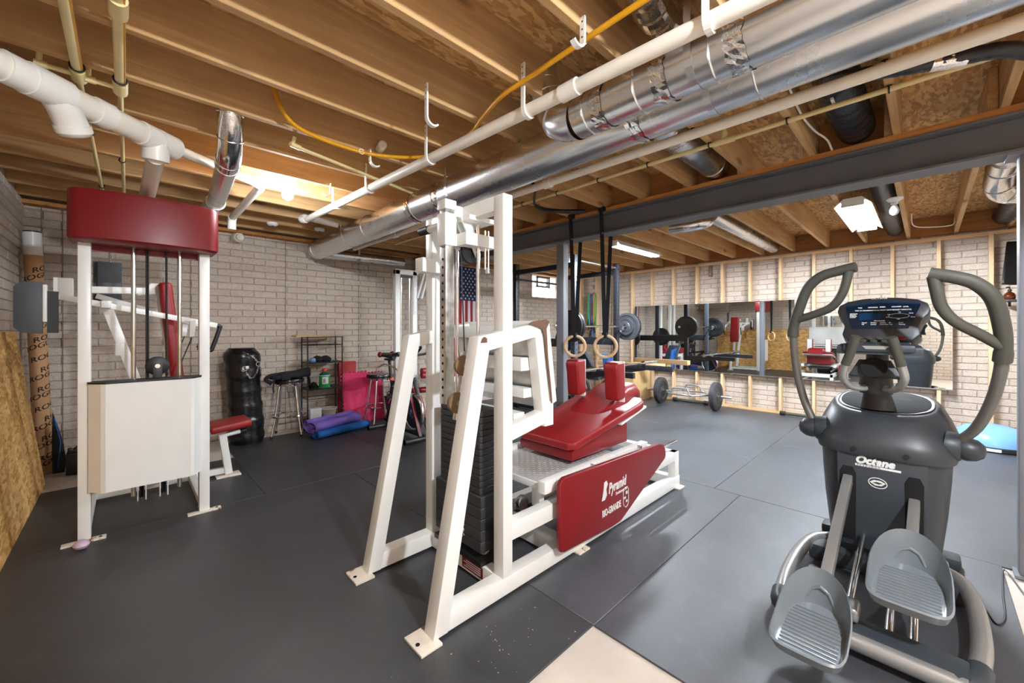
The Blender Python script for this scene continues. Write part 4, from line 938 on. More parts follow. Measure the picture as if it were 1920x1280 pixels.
for k in range(6): MB().box(-.02,3.535,.34+.09*k,.31,3.66,.425+.09*k).build('weight_plate', M_iron, TM)
for x in (.075,.185):
    MB().lathe([(.05,-.012),(.055,-.006),(.045,0),(.055,.006),(.05,.012)], 22, (x,3.62,.235), (1,0,0)).build('base_pulley', M_black, TM, smooth=True)
    for s in (-.02,.02): MB().box(x+s-.003,3.59,.17,x+s+.003,3.65,.33).build('pulley_plate', M_chrome, TM)
for x in (-.184,.401):
    MB().bar((x,3.63,.05),(x,4.34,.05), .05, .05).build('base_rail', M_white, TM, bevel=.004)
MB().bar((-.2,4.32,.05),(.66,4.32,.05), .05, .05).build('base_rail', M_white, TM, bevel=.004)
MB().bar((.655,4.30,.02),(.60,4.30,.44), .055, .055, (0,1,0)).build('seat_post', M_white, TM, bevel=.004)
MB().box(.56,4.24,0,.74,4.36,.012).build('foot_plate', M_rust, TM, bevel=.003)
ad = MB().tube([(.60,4.30,.36),(.74,4.30,.375)], .018, 12).build('seat_adjuster', M_white, TM, smooth=True)
MB().lathe([(.014,0),(.02,.02),(.02,.04),(.008,.05)], 12, (.74,4.30,.375), (1,0,.1)).build('knob', M_black, ad, smooth=True)
MB().obox((.655,4.30,.455), (.30,.32,.06), Matrix.Rotation(-.09,3,'Y')).build('seat_pad', M_red, TM, bevel=.022, segs=3)
MB().obox((.262,4.30,1.27), (.085,.24,.80), Matrix.Rotation(-.10,3,'Y')).build('back_pad', M_red, TM, bevel=.03, segs=3)
MB().bar((.19,4.30,1.60),(.36,4.30,.30), .05, .055, (0,1,0)).build('back_support', M_white, TM, bevel=.004)
MB().bar((-.105,4.22,1.47),(.28,4.22,.10), .06, .07, (0,1,0)).build('main_strut', M_white, TM, bevel=.005)
MB().bar((-.25,4.30,1.585),(.17,4.30,1.60), .05, .07, (0,1,0)).build('top_bar', M_white, TM, bevel=.005)
MB().prism([(.06,1.56),(.14,1.66),(.21,1.66),(.20,1.58)], (0,4.27,0), (1,0,0), (0,0,1), (0,.06,0)).build('gusset', M_white, TM, bevel=.003)
MB().bar((-.10,3.97,1.47),(-.10,4.64,1.50), .05, .05).build('pivot_shaft', M_white, TM, bevel=.004)
for y0, ex, yh in ((4.02,.535,4.04),(4.58,.50,4.54)):
    lv = MB().bar((-.42 if y0 < 4.3 else -.17,y0,1.535 if y0 < 4.3 else 1.56),(ex,yh,1.325), .04, .045, (0,1,0)).build('lever', M_white, TM, bevel=.004)
    MB().prism([(.36,1.36),(.40,1.37),(.385,1.24),(.355,1.235)], (0,y0-.025,0), (1,0,0), (0,0,1), (0,.05,0)).build('lever_tab', M_white, lv)
    MB().tube(smoothpath([(ex-.005,yh,1.325),(ex+.02,yh,1.32),(ex+.018,yh,1.30),(ex-.03,yh,1.14),(ex-.04,yh,1.125)], 4), .0155, 12).build('hand_grip', M_black, lv, smooth=True)
    MB().tube([(.37,y0-.03,1.23),(.20,y0-.1,.75)], .004, 6).build('strap_cable', M_black, lv)
MB().prism([(-.475,1.60),(-.387,1.602),(-.387,1.268),(-.475,1.275),(-.508,1.31),(-.508,1.565)], (0,3.955,0), (1,0,0), (0,0,1), (0,.03,0)).build('counterweight', M_plate_dark, TM, bevel=.003)
MB().box(-.387,3.95,1.345,-.370,4.0,1.585).build('weight_bracket', M_white, TM, bevel=.002)
MB().box(-.371,3.98,1.272,-.322,4.01,1.545).build('counterweight', M_black, TM)
MB().box(-.352,4.06,1.492,-.262,4.12,1.645).build('end_box', M_white, TM, bevel=.003)
MB().box(-.165,4.60,1.525,-.025,4.625,1.84).build('counterweight', M_plate_dark, TM, bevel=.004)
MB().box(-.19,4.63,1.53,-.15,4.655,1.84).build('counterweight', M_plate_dark, TM)
MB().tube([(-.095,4.61,1.80),(-.095,4.61,2.12)], .010, 10).build('hanger_rod', M_chrome, TM, smooth=True)
MB().box(-.06,4.18,1.10,.0,4.20,1.19).build('tag', M_white, TM, bevel=.002)

# ================================================================ LEFT CORNER
def sheet(xb, xt, y0, y1, z1, label):
    o = MB().prism([(xb,0),(xt,z1),(xt-.011,z1),(xb-.011,0)], (0,y0,0), (1,0,0), (0,0,1), (0,y1-y0,0)).build('osb_sheet', M_osbw)
    t = tag(o, label, 'board', 'leaning OSB sheets'); return t
sheet(-.485,-.640,2.4,5.10,1.275,'OSB sheet leaning on the left wall, front of the two'); sheet(-.510,-.660,2.2,4.95,1.24,'OSB sheet leaning on the left wall, behind the other')
CT = thing('cardboard_tube', 'tall cardboard shipping tube with printed lettering standing in the left corner', 'tube', (-.545,5.55,0))
ta, tb = Vector((-.530,5.52,.0)), Vector((-.600,5.50,2.15)); td = (tb-ta).normalized(); Rt = rot_to(td, (0,1,0))
MB().tube([ta, ta+td*1.98], .058, 28).build('tube_body', M_tube, CT, smooth=True)
MB().tube([ta+td*1.95, tb], .0588, 28).build('label_wrap', M_porc, CT, smooth=True)
MB().lathe([(.055,0),(.055,.012),(.05,.014)], 24, tb, td).build('end_cap', M_black, CT)
def wrap(txt, zc, a0, size):
    vs, fs = text_mesh(txt, size, .0005, bold=.001, sx=1.15); m = MB(); out = []
    me = bpy.data.meshes.new('w'); me.from_pydata(vs, [], fs); bm = bmesh.new(); bm.from_mesh(me)
    for _ in range(5): bmesh.ops.bisect_plane(bm, geom=bm.verts[:]+bm.edges[:]+bm.faces[:], plane_co=(.03*(_+1),0,0), plane_no=(1,0,0))
    bm.verts.index_update(); vs = [v.co.copy() for v in bm.verts]; fs = [[v.index for v in f.verts] for f in bm.faces]; bm.free(); bpy.data.meshes.remove(me)
    for v in vs:
        a = a0 + (v.x)/.0585; z = zc + v.y + v.x*.38; r = .0588+v.z
        out.append(ta + td*z + Rt @ Vector((math.cos(a)*r, math.sin(a)*r, 0)))
    m.add(out, fs); return m.build('lettering', M_lettd, CT)
k = 0
zc = .03
cang = math.atan2(*(lambda q: (q.y, q.x))(Rt.transposed() @ Vector((.1,-1,0))))
while zc < 1.86:
    wrap('ROGUE', zc, cang - 1.9 + (k*1.35) % 2.3, .062); zc += .088; k += 1
t = thing('snow_scoop', 'glossy black curved plastic scoop leaning beside the cardboard tube', 'scoop', (-.45,5.35,0))
MB().prism([(0,0),(.075,.0),(.085,.10),(.07,.25),(.035,.42),(.0,.56),(-.004,.3)], (-.475,5.42,0), (1,-.1,0), (0,0,1), (0,.02,0)).build('blade', M_black, t, bevel=.008)
MB().tube([(-.44,5.416,.05),(-.425,5.414,.28),(-.462,5.416,.5)], .005, 6).build('ridge', M_bluem, t)
t = thing('battery_box', 'black car battery on the concrete beside the cardboard tube', 'battery', (-.32,5.36,0))
MB().box(-.385,5.28,0,-.22,5.43,.19).build('case', M_black, t, bevel=.006); MB().box(-.375,5.29,.19,-.23,5.42,.21).build('lid', M_black, t, bevel=.004)
for x in (-.36,-.27): MB().lathe([(.018,0),(.016,.025),(.006,.028)], 12, (x,5.32,.208)).build('terminal', M_grip, t)
MB().tube(smoothpath([(-.34,5.355,.215),(-.30,5.355,.24),(-.26,5.355,.215)], 4), .007, 8).build('handle', M_black, t)
t = thing('massage_ball', 'small lavender egg-shaped ball by the front foot of the tower machine', 'ball', (-.19,3.46,0))
b_ = MB().lathe([(.001,0),(.016,.003),(.030,.014),(.036,.028),(.031,.042),(.017,.053),(.001,.056)], 22, (-.19,3.46,0)).build('ball_body', paint('lavender', srgb(206,178,204), .4, 0, .04, 6), t, smooth=True)
MB().torus((-.19,3.46,.028), .0358, .0012, (0,0,1), 24, 6).build('seam', M_lettw, t)
t = thing('breaker_box', 'grey electrical box on the left wall, seen only in the mirror', 'electrical box', (XL,2.0,1.45))
MB().box(XL+.012,1.85,1.42,XL+.08,2.10,1.72).build('box', M_silver, t, bevel=.004); MB().box(XL+.08,1.87,1.44,XL+.086,2.08,1.70).build('door', M_silver, t, bevel=.003); MB().box(XL+.086,1.89,1.56,XL+.093,1.91,1.60).build('latch', M_black, t)
MB().tube([(XL+.04,1.98,1.72),(XL+.04,1.98,2.46)], .012, 8).build('conduit', M_galv, t)

# ================================================================ ALONG THE BACK WALL
t = thing('punching_bag', 'black leather punching bag standing on the floor against the brick wall', 'punching bag', (.99,5.42,0))
rg = []
for i in range(40):
    z = i/39*1.08; f_ = i/39; r = .172*(1+.03*math.sin(f_*9)+.022*math.sin(f_*37)+.012*math.sin(f_*83)) * (1 if z > .03 else .93) * (1 if z < 1.02 else max(.6, 1-(z-1.02)*4.5))
    cx = 1.005 - .055*f_ ; rg.append([Vector((cx+r*math.cos(a)*(1+.012*math.sin(5*a+i)), 5.44+r*math.sin(a)*(1+.012*math.cos(4*a+i*.7)), z+.006*math.sin(3*a+i*1.3)*(.2<f_<.95))) for a in [2*math.pi*k/36 for k in range(36)]])
MB().loft(rg).build('bag', M_leather, t, smooth=True)
def chainpath(pts):
    P = smoothpath(pts, 8); n = 0; q = [P[0]]
    for p in P[1:]:
        if (p-q[-1]).length > .017: q.append(p)
    for i in range(len(q)-1):
        d = q[i+1]-q[i]; s_ = rot_to(d) @ Vector((1,0,0) if i % 2 else (0,1,0)); c = (q[i]+q[i+1])/2; dn = d.normalized()
        ring = [c + dn*math.cos(a)*.012 + s_*math.sin(a)*.007 for a in [2*math.pi*j/10 for j in range(11)]]
        MB().tube(ring, .0022, 5).build('chain_link', M_chrome, t)
y_ = 5.26
chainpath([(.93,5.262,1.045),(1.02,5.255,.99),(1.075,5.262,.92)]); chainpath([(1.08,5.262,.88),(1.06,5.25,.80),(1.01,5.245,.745),(.965,5.248,.80),(.955,5.25,.85)]); chainpath([(1.085,5.262,.88),(1.11,5.28,.84),(1.12,5.285,.80)])
for p in ((1.08,5.255,.90),(.95,5.25,.86)): MB().torus(p, .024, .0028, (.1,1,0), 20, 6).build('ring', M_chrome, t)
MB().box(.955,5.246,.855,.985,5.252,.885).build('care_tag', M_lettw, t)
def stool(x, y, h, label, rz=.4):
    t = thing('bar_stool', label, 'stool', (x,y,0), 'chrome bar stools')
    MB().lathe([(.155,h-.062),(.172,h-.05),(.176,h-.025),(.165,h-.006),(.10,h),(.001,h+.002)], 30, (x,y,0)).build('seat', M_leather, t, smooth=True)
    MB().torus((x,y,h-.058), .158, .008, (0,0,1), 30, 6).build('seat_ring', M_chrome, t, smooth=True)
    for k in range(4):
        a = rz + k*math.pi/2; c_, s_ = math.cos(a), math.sin(a)
        MB().tube(smoothpath([(x+.06*c_,y+.06*s_,h-.07),(x+.11*c_,y+.11*s_,h-.085),(x+.128*c_,y+.128*s_,h-.13),(x+.165*c_,y+.165*s_,.30),(x+.225*c_,y+.225*s_,.008)], 5), .0115, 10).build('leg', M_chrome, t, smooth=True)
        MB().tube([(x+.226*c_,y+.226*s_,.0),(x+.219*c_,y+.219*s_,.03)], .014, 10).build('foot_cap', M_black, t)
    MB().torus((x,y,.25), .185, .0095, (0,0,1), 30, 8).build('foot_ring', M_chrome, t, smooth=True)
stool(1.43,5.42,.70,'chrome bar stool with a black weight vest lying on its seat')
stool(2.50,5.20,.69,'chrome bar stool beside the pink foam tiles', .785)
t = thing('weight_vest', 'black fabric weight vest lying across the left bar stool', 'vest', (1.43,5.42,.70))
rg = []
for i in range(13):
    u = i/12; x = 1.22+.42*u; hh = .055+.03*math.sin(u*2.6)+(.05*max(0,u-.65)/.35); z0 = .703
    rg.append([Vector((x, 5.36+.115*math.cos(a)*(.75 if i in (0,12) else 1), z0+hh*(.5+.5*math.copysign(abs(math.sin(a))**.6,math.sin(a))))) for a in [2*math.pi*k/18 for k in range(18)]])
MB().loft(rg).build('body', M_fabric, t, smooth=True)
MB().obox((1.36,5.26,.735), (.10,.035,.085)).build('pouch', M_fabric, t, bevel=.01)
MB().tube(smoothpath([(1.27,5.30,.76),(1.20,5.29,.75),(1.16,5.30,.71),(1.22,5.28,.66)]), .022, 8, True, .5).build('strap', M_fabric, t, smooth=True)
MB().tube(smoothpath([(1.60,5.33,.76),(1.63,5.31,.68),(1.64,5.31,.60)]), .014, 8, True, .5).build('strap', M_fabric, t, smooth=True)
MB().tube(smoothpath([(1.24,5.26,.70),(1.225,5.25,.62),(1.23,5.25,.56)]), .012, 8, True, .4).build('strap', M_fabric, t, smooth=True)
SH = thing('wire_shelf', 'tall narrow black wire shelf rack against the brick wall', 'shelf', (1.87,5.57,0))
X0, X1, Y0, Y1 = 1.655, 2.085, 5.44, 5.68
for x in (X0,X1):
    for y in (Y0,Y1): MB().tube([(x,y,0),(x,y,1.20)], .0085, 8).build('leg', M_blackm, SH, smooth=True)
for z in (1.19,.855,.515,.125):
    s_ = MB().box(X0,Y0,z-.004,X1,Y1,z+.002).build('shelf_board', M_blackm, SH)
for z in (1.19,1.09,.865,.53,.40,.14):
    for a, b_ in (((X0,Y0,z),(X1,Y0,z)),((X0,Y1,z),(X1,Y1,z)),((X0,Y0,z),(X0,Y1,z)),((X1,Y0,z),(X1,Y1,z))): MB().tube([a,b_], .005, 6).build('rail', M_blackm, SH)
def on_shelf(nm, lb, cat, loc): return thing(nm, lb, cat, loc)
o = MB().obox((1.72,5.52,1.206), (.42,.16,.02), Matrix.Rotation(.1,3,'Z')).build('wooden_board', M_ply, bevel=.002); tag(o, 'thin wooden board lying on top of the wire shelf', 'board')
t = on_shelf('work_gloves', 'black and blue gloves on the upper level of the wire shelf', 'gloves', (1.82,5.54,.86))
for x, m_, w_ in ((1.80,M_fabric,.09),(1.90,M_fabric,.08)):
    MB().lathe([(.001,0),(.055,.005),(.075,.03),(.065,.06),(.03,.085),(.001,.09)], 16, (x,5.53,.858)).build('glove', m_, t, smooth=True)
MB().lathe([(.001,0),(.03,.005),(.042,.03),(.03,.06),(.001,.07)], 14, (1.735,5.50,.858)).build('cuff', paint('light_blue', srgb(110,150,196), .8, 0, .2, 20), t, smooth=True)
MB().tube([(1.94,5.46,.868),(2.02,5.46,.882)], .014, 8).build('wrist_strap', M_grip, t)
M_jug = paint('green_jug', srgb(46,168,82), .35, 0, .12, 7)
t = on_shelf('detergent_jug', 'green cleaner jug with an orange-red cap on the wire shelf', 'bottle', (1.885,5.52,.518))
MB().lathe([(.06,0),(.068,.01),(.068,.165),(.058,.19),(.022,.212),(.022,.225)], 24, (1.885,5.52,.518)).build('jug', M_jug, t, smooth=True)
MB().lathe([(.067,.165),(.059,.19),(.024,.211)], 24, (1.885,5.52,.5185)).build('shoulder', paint('teal_jug', srgb(24,84,80), .3, 0, .1, 8), t, smooth=True)
MB().lathe([(.024,0),(.034,.01),(.03,.035),(.012,.045)], 16, (1.885,5.52,.735)).build('cap', paint('orange_cap', srgb(204,64,30), .4, 0, .1, 8), t, smooth=True)
lb_ = []
for i in range(13):
    a = -math.pi/2-.75+1.15*i/12; lb_.append(a)
m = MB(); m.loft([[Vector((1.885+.0688*math.cos(a),5.52+.0688*math.sin(a),.518+zz)) for a in lb_] + [Vector((1.885+.0684*math.cos(a),5.52+.0684*math.sin(a),.518+zz)) for a in reversed(lb_)] for zz in (.06,.15)]).build('label', M_lettw, t)
for k in range(3): MB().box(1.845,5.4545-.004,.60+.018*k,1.875,5.456-.004,.608+.018*k).build('label_print', M_lettd, t)
for z_ in (.012,.168): MB().torus((1.885,5.52,.518+z_), .0675, .003, (0,0,1), 24, 6).build('rim', M_lettw, t)
t = on_shelf('hand_wraps', 'small black bundle left of the green jug', 'bundle', (1.75,5.52,.518))
MB().lathe([(.001,0),(.05,.004),(.06,.03),(.045,.06),(.02,.09),(.001,.095)], 12, (1.75,5.52,.518)).build('bundle_body', M_fabric, t, smooth=True)
MB().torus((1.75,5.52,.555), .055, .012, (.2,.1,1), 18, 6).build('band', M_fabric, t, smooth=True)
t = on_shelf('white_box', 'small white box on the bottom level of the wire shelf', 'box', (1.75,5.5,.128))
MB().box(1.69,5.45,.128,1.825,5.53,.27).build('box_body', M_porc, t, bevel=.003); MB().box(1.688,5.448,.245,1.827,5.532,.272).build('lid', M_porc, t, bevel=.003)
t = on_shelf('plastic_bowl', 'translucent cream bowl on the bottom level of the wire shelf', 'bowl', (1.95,5.54,.128))
MB().lathe([(.06,0),(.075,.02),(.098,.11),(.104,.115),(.094,.108),(.07,.02),(.001,.012)], 26, (1.95,5.54,.128)).build('bowl_body', paint('milky', srgb(206,192,172), .3, 0, .05, 8), t, smooth=True)
MB().torus((1.95,5.54,.243), .101, .004, (0,0,1), 26, 6).build('rim', M_porc, t, smooth=True)
# foam tiles and mats
def jig(x0, z0, w_, h_, n, tooth):
    pts = []
    for i in range(n*2+1): pts.append((x0+w_*i/(n*2), z0+h_+(tooth if i % 2 else 0)))
    out = []
    for i in range(n*2):
        a = x0+w_*i/(n*2); b_ = x0+w_*(i+1)/(n*2); zz = z0+h_+(tooth if i % 2 else 0); out += [(a,zz),(b_,zz)]
    left = []
    m = int(h_/(w_/(n*2)))
    for i in range(m, 0, -1):
        xx = x0 - (tooth if i % 2 else 0); left += [(xx, z0+h_*(i-1)/m), (xx, z0+h_*i/m)][::-1]
    return [(x0+w_,z0)] + out[::-1] + left + [(x0,z0)]
def tile(x0, y, w_, h_, lean, mat, label):
    P = jig(x0, 0, w_, h_, 7, .016); t = thing('foam_tile', label, 'foam tile', (x0+w_/2,y,0), 'foam puzzle tiles')
    MB().prism(P, (0,y,0), (1,0,0), (0,lean,1), (0,.018,0)).build('tile_body', mat, t)
    MB().prism([(x0+.04,.05),(x0+w_-.04,.05),(x0+w_-.04,h_-.05),(x0+.04,h_-.05)], (0,y-.0015,0), (1,0,0), (0,lean,1), (0,.002,0)).build('texture_face', mat, t)
tile(2.125,5.44,.36,.685,.20,M_pink,'front pink foam puzzle tile leaning on the wall beside the wire shelf')
tile(2.40,5.50,.34,.66,.15,M_pink,'second pink foam puzzle tile, partly behind the right bar stool')
t = thing('kneeling_pad', 'dull red foam pad behind the pink tiles', 'pad', (2.23,5.66,0))
MB().box(2.12,5.66,0,2.37,5.70,.84).build('pad_body', M_redfoam, t, bevel=.015); MB().box(2.125,5.655,.80,2.365,5.665,.83).build('edge_strip', M_redfoam, t, bevel=.003)
def rolled(name, label, a, b, r, mat, turns, flap, mat_end=None, squash=.7):
    a, b = Vector(a), Vector(b); d = (b-a).normalized(); s_ = Vector((-d.y,d.x,0)); t = thing(name, label, 'exercise mat', tuple(a), 'exercise mats on the floor')
    sp = []
    n = int(turns*22)
    for i in range(n+1):
        th = 2*math.pi*turns*i/n; rr = r*(.35+.65*i/n); sp.append((rr*math.cos(th-1.2), r*squash + rr*squash*math.sin(th-1.2)))
    ex, ez = sp[-1]; sp += [(ex+flap*.5, max(.012, ez*.5)), (ex+flap, .010)]
    m = MB(); K = 6
    def ring(off): return [[a + d*((b-a).length*k/K) + s_*(x*(1+.05*math.sin(k))) + Vector((0,0,z+off)) for x, z in sp] for k in range(K+1)]
    A = ring(0); N = len(sp); vs = [q for r_ in A for q in r_]; fs = [(k*N+i,k*N+i+1,(k+1)*N+i+1,(k+1)*N+i) for k in range(K) for i in range(N-1)]
    m.add(vs, fs); o = m.build('sheet', mat, t, smooth=True)
    md = o.modifiers.new('thick', 'SOLIDIFY'); md.thickness = .006; md.offset = 0
    MB().tube([a + s_*(ex*.2)+V(0,0,r*squash*.9), b + s_*(ex*.2)+V(0,0,r*squash*.9)], r*.28, 10).build('core_roll', mat, t, smooth=True)
rolled('exercise_mat', 'rolled blue exercise mat lying under the purple one', (1.60,4.98,.0), (2.30,5.16,.0), .075, M_bluem, 2.2, .06)
rolled('yoga_mat', 'loosely rolled purple yoga mat lying on the blue mat', (1.56,5.03,.06), (2.20,5.25,.06), .14, M_purple, 1.35, -.12, squash=.6)
# dark wet-looking reflections come from the mat gloss

# ================================================================ EXERCISE BIKE
BK = thing('exercise_bike', 'black and red indoor cycling bike behind the leg press', 'exercise bike', (2.48,4.5,0)); bx = 2.48
for y in (4.0,4.92):
    MB().tube([(bx-.27,y,.04),(bx+.27,y,.04)], .028, 12).build('stabilizer', M_black, BK, smooth=True)
    for s in (-1,1): MB().tube([(bx+s*.27,y,.04),(bx+s*.21,y,.04)], .034, 12).build('foot_cap', M_black, BK, smooth=True)
MB().bar((bx,4.0,.06),(bx,4.92,.06), .05, .04).build('base_rail', M_blackm, BK, bevel=.005)
fw = MB().torus((bx,4.27,.30), .205, .022, (1,0,0), 40, 10).build('flywheel_rim', M_galv, BK, smooth=True)
MB().lathe([(.19,-.012),(.19,.012)], 36, (bx,4.27,.30), (1,0,0)).build('flywheel_disc', M_black, BK, smooth=True)
MB().lathe([(.07,-.02),(.05,-.026),(.02,-.035)], 20, (bx,4.27,.30), (1,0,0)).build('hub', M_chrome, BK, smooth=True)
for s in (-1, 1):
    f_ = MB().bar((bx+s*.06,4.02,.06),(bx+s*.05,4.36,.70), .025, .045, (1,0,0)).build('fork', M_black, BK, bevel=.004)
    MB().bar((bx+s*.074,4.00,.08),(bx+s*.064,4.22,.50), .004, .028, (1,0,0)).build('red_stripe', M_redp, f_)
MB().bar((bx,4.36,.68),(bx,4.75,.40), .05, .06, (1,0,0)).build('down_tube', M_black, BK, bevel=.006)
MB().bar((bx,4.92,.08),(bx,4.78,.55), .05, .06, (1,0,0)).build('rear_strut', M_black, BK, bevel=.006)
MB().bar((bx,4.75,.40),(bx,4.90,.10), .05, .06, (1,0,0)).build('rear_strut', M_black, BK, bevel=.006)
MB().bar((bx,4.36,.66),(bx,4.80,.60), .05, .06, (1,0,0)).build('top_tube', M_black, BK, bevel=.006)
sp_ = MB().tube([(bx,4.77,.40),(bx,4.88,.88)], .021, 12).build('seat_post', M_black, BK, smooth=True)
MB().tube([(bx,4.822,.63),(bx,4.828,.66)], .03, 12).build('clamp', paint('orange_clamp', srgb(196,76,30), .4, 0, .1, 8), sp_)
rg = []
for i in range(9):
    u = i/8; y = 4.75+.24*u; w_ = .03+.085*u**1.4
    rg.append([Vector((bx+w_*math.cos(a), y, .935+.03*math.sin(a)+.02*u)) for a in [2*math.pi*k/16 for k in range(16)]])
MB().loft(rg).build('saddle', M_black, BK, smooth=True)
for s in (-1,1): MB().lathe([(.001,0),(.035,.008),(.04,.03),(.025,.05),(.001,.056)], 14, (bx+s*.062,4.965,.96), (s,.3,0)).build('saddle_side', M_redp, BK, smooth=True)
MB().box(bx-.03,4.78,.885,bx+.03,4.97,.91).build('seat_slider', M_black, BK)
hp = MB().tube([(bx,4.37,.66),(bx,4.30,.98)], .021, 12).build('handlebar_post', M_black, BK, smooth=True)
MB().tube([(bx,4.352,.74),(bx,4.346,.77)], .03, 12).build('clamp', MATS['orange_clamp'], hp)
MB().tube(smoothpath([(bx-.22,4.22,1.02),(bx-.23,4.35,.99),(bx-.10,4.33,.98),(bx+.10,4.33,.98),(bx+.23,4.35,.99),(bx+.22,4.22,1.02)], 5), .015, 10).build('handlebar', M_black, BK, smooth=True)
MB().tube(smoothpath([(bx-.06,4.33,.98),(bx-.06,4.20,1.08),(bx+.06,4.20,1.08),(bx+.06,4.33,.98)], 5), .014, 10).build('aero_bar', M_black, BK, smooth=True)
MB().obox((bx,4.26,1.09), (.13,.03,.10), Matrix.Rotation(.5,3,'X')).build('bike_computer', M_silver, BK, bevel=.008)
cr = MB().lathe([(.09,-.01),(.09,.01)], 24, (bx-.05,4.72,.36), (1,0,0)).build('chainring', M_black, BK, smooth=True)
for s, dz, dy in ((-1,.10,-.12),(1,-.10,.12)):
    MB().bar((bx+s*.08,4.72,.36),(bx+s*.10,4.72+dy,.36+dz), .016, .028, (1,0,0)).build('crank', M_chrome, BK)
    MB().obox((bx+s*.15,4.72+dy,.36+dz), (.09,.09,.025)).build('pedal', M_black, BK, bevel=.004)
    MB().torus((bx+s*.15,4.69+dy,.395+dz), .04, .006, (0,1,0), 14, 6).build('toe_cage', M_black, BK)
MB().prism([(4.50,.22),(4.80,.26),(4.86,.40),(4.74,.48),(4.45,.40),(4.38,.30)], (bx-.085,0,0), (0,1,0), (0,0,1), (.03,0,0)).build('belt_guard', M_black, BK, bevel=.006)
MB().tube(smoothpath([(bx-.12,4.95,.80),(bx-.10,4.80,.845),(bx-.06,4.60,.80),(bx-.05,4.50,.72)]), .010, 8).build('brake_lever', M_steelb, BK, smooth=True)

# ================================================================ WHITE MULTI-GYM behind the bike
MG = thing('multi_gym', 'white multi-station gym frame with red leg rollers beside the flag', 'gym machine', (3.1,5.15,0))
my = 5.15
for x in (2.745,3.015): MB().box(x-.036,my,0,x+.036,my+.075,2.13).build('upright', M_white, MG, bevel=.006)
MB().box(2.709,my,2.065,3.055,my+.075,2.14).build('top_bar', M_white, MG, bevel=.006)
MB().box(2.785,my+.01,2.03,2.980,my+.065,2.065).build('rod_stop', M_black, MG)
for x in (2.815,2.945): MB().tube([(x,my+.04,.1),(x,my+.04,2.04)], .010, 10).build('guide_rod', M_chrome, MG, smooth=True)
for k in range(9): MB().box(2.785,my-.01,.12+.032*k,2.980,my+.085,.15+.032*k).build('weight_plate', M_iron, MG)
MB().box(2.705,my-.02,.0,3.795,my+.09,.07).build('base_rail', M_white, MG, bevel=.006)
MB().bar((3.025,my+.035,2.10),(3.26,my+.035,2.29), .06, .06, (0,1,0)).build('boom', M_white, MG, bevel=.005)
for dx in (0,.07): MB().bar((3.045+dx,my+.0,1.74),(3.19+dx,my+.0,2.20), .03, .045, (0,1,0)).build('diagonal_brace', M_white, MG, bevel=.004)
MB().box(2.990,my-.008,1.50,3.045,my,1.98).build('joint_plate', M_white, MG, bevel=.002)
for z in (1.54,1.62,1.90): MB().disc((3.010,my-.010,z), .006, .006, (0,1,0), 10).build('bolt', M_steelb, MG)
MB().tube([(3.245,my,1.9),(3.295,my-.02,1.55)], .012, 8).build('gas_strut', M_chrome, MG)
MB().box(3.55,my,0,3.62,my+.075,2.15).build('upright', M_white, MG, bevel=.006)
MB().box(3.105,my-.35,.52,3.545,my+.02,.60).build('seat', M_white, MG, bevel=.01)
MB().obox((3.305,my-.18,.63), (.42,.34,.06)).build('seat_pad', M_red, MG, bevel=.02, segs=3)
for z in (.42,.66,.72): MB().tube([(2.905,my-.36+.25*(z<.5),z),(3.295,my-.36+.25*(z<.5),z)], .042, 14).build('leg_roller', M_red, MG, smooth=True)
MB().box(3.075,my-.37,.1,3.125,my-.31,.72).build('roller_arm', M_white, MG, bevel=.004)
MB().obox((3.225,my-.40,1.06), (.24,.03,.16), Matrix.Rotation(.2,3,'Y')).build('sticker_plate', M_white, MG, bevel=.01)

# ================================================================ FLAG on the back wall
FG = thing('wall_flag', 'stars and stripes flag hung vertically on the brick wall', 'flag', (4.3,YB-.03,.72))
M_fr = paint('flag_red', srgb(150,34,46), .85, 0, .1, 14); M_fw = paint('flag_white', srgb(214,206,204), .85, 0, .06, 14); M_fb = paint('flag_blue', srgb(28,40,82), .85, 0, .12, 14)
fx0, fx1, fz0, fz1 = 3.83, 4.66, .74, 2.40; sw = (fx1-fx0)/13
def fy(x, z): return YB-.04 + .012*math.sin(x*15+z*1.3) + .006*math.sin(z*5)
cx0 = fx1 - 7*sw; cz0 = 1.80
for i in range(13):
    x0 = fx0 + sw*i; zt_ = fz1 if x0 < cx0-.001 else cz0; m = MB(); N = 10
    rows = [[Vector((x, fy(x,z)+o, z)) for x, o in ((x0,0),(x0+sw/2,0),(x0+sw,0),(x0+sw,.002),(x0+sw/2,.002),(x0,.002))] for z in [fz0+(zt_-fz0)*k/N for k in range(N+1)]]
    m.loft(rows).build('stripe', M_fr if i % 2 == 0 else M_fw, FG, smooth=True)
N = 14
m = MB(); rows = []
for k in range(N+1):
    z = cz0+(fz1-cz0)*k/N; xs = [cx0+(fx1-cx0)*i/12 for i in range(13)]
    rows.append([Vector((x,fy(x,z),z)) for x in xs] + [Vector((x,fy(x,z)+.002,z)) for x in reversed(xs)])
cn = m.loft(rows).build('canton', M_fb, FG, smooth=True)
star = MB(); pts = []
for i in range(10):
    a = math.pi/2+math.pi*i/5; r = .024 if i % 2 == 0 else .0095; pts.append((r*math.cos(a), r*math.sin(a)))
sme = star.prism(pts, (0,0,0), (1,0,0), (0,0,1), (0,-.0012,0)).mesh('star'); sme.materials.append(M_fw)
for r in range(11):
    for c_ in range(5 if r % 2 == 0 else 4):
        z = cz0+(fz1-cz0)*(r+.7)/11.4; x = cx0+(fx1-cx0)*((c_+.5+(.0 if r % 2 == 0 else .5))/5)
        mesh_obj('star', sme, cn, tuple(Vector((x, fy(x,z)-.0015, z)) - Vector(WM[FG.name].translation)))

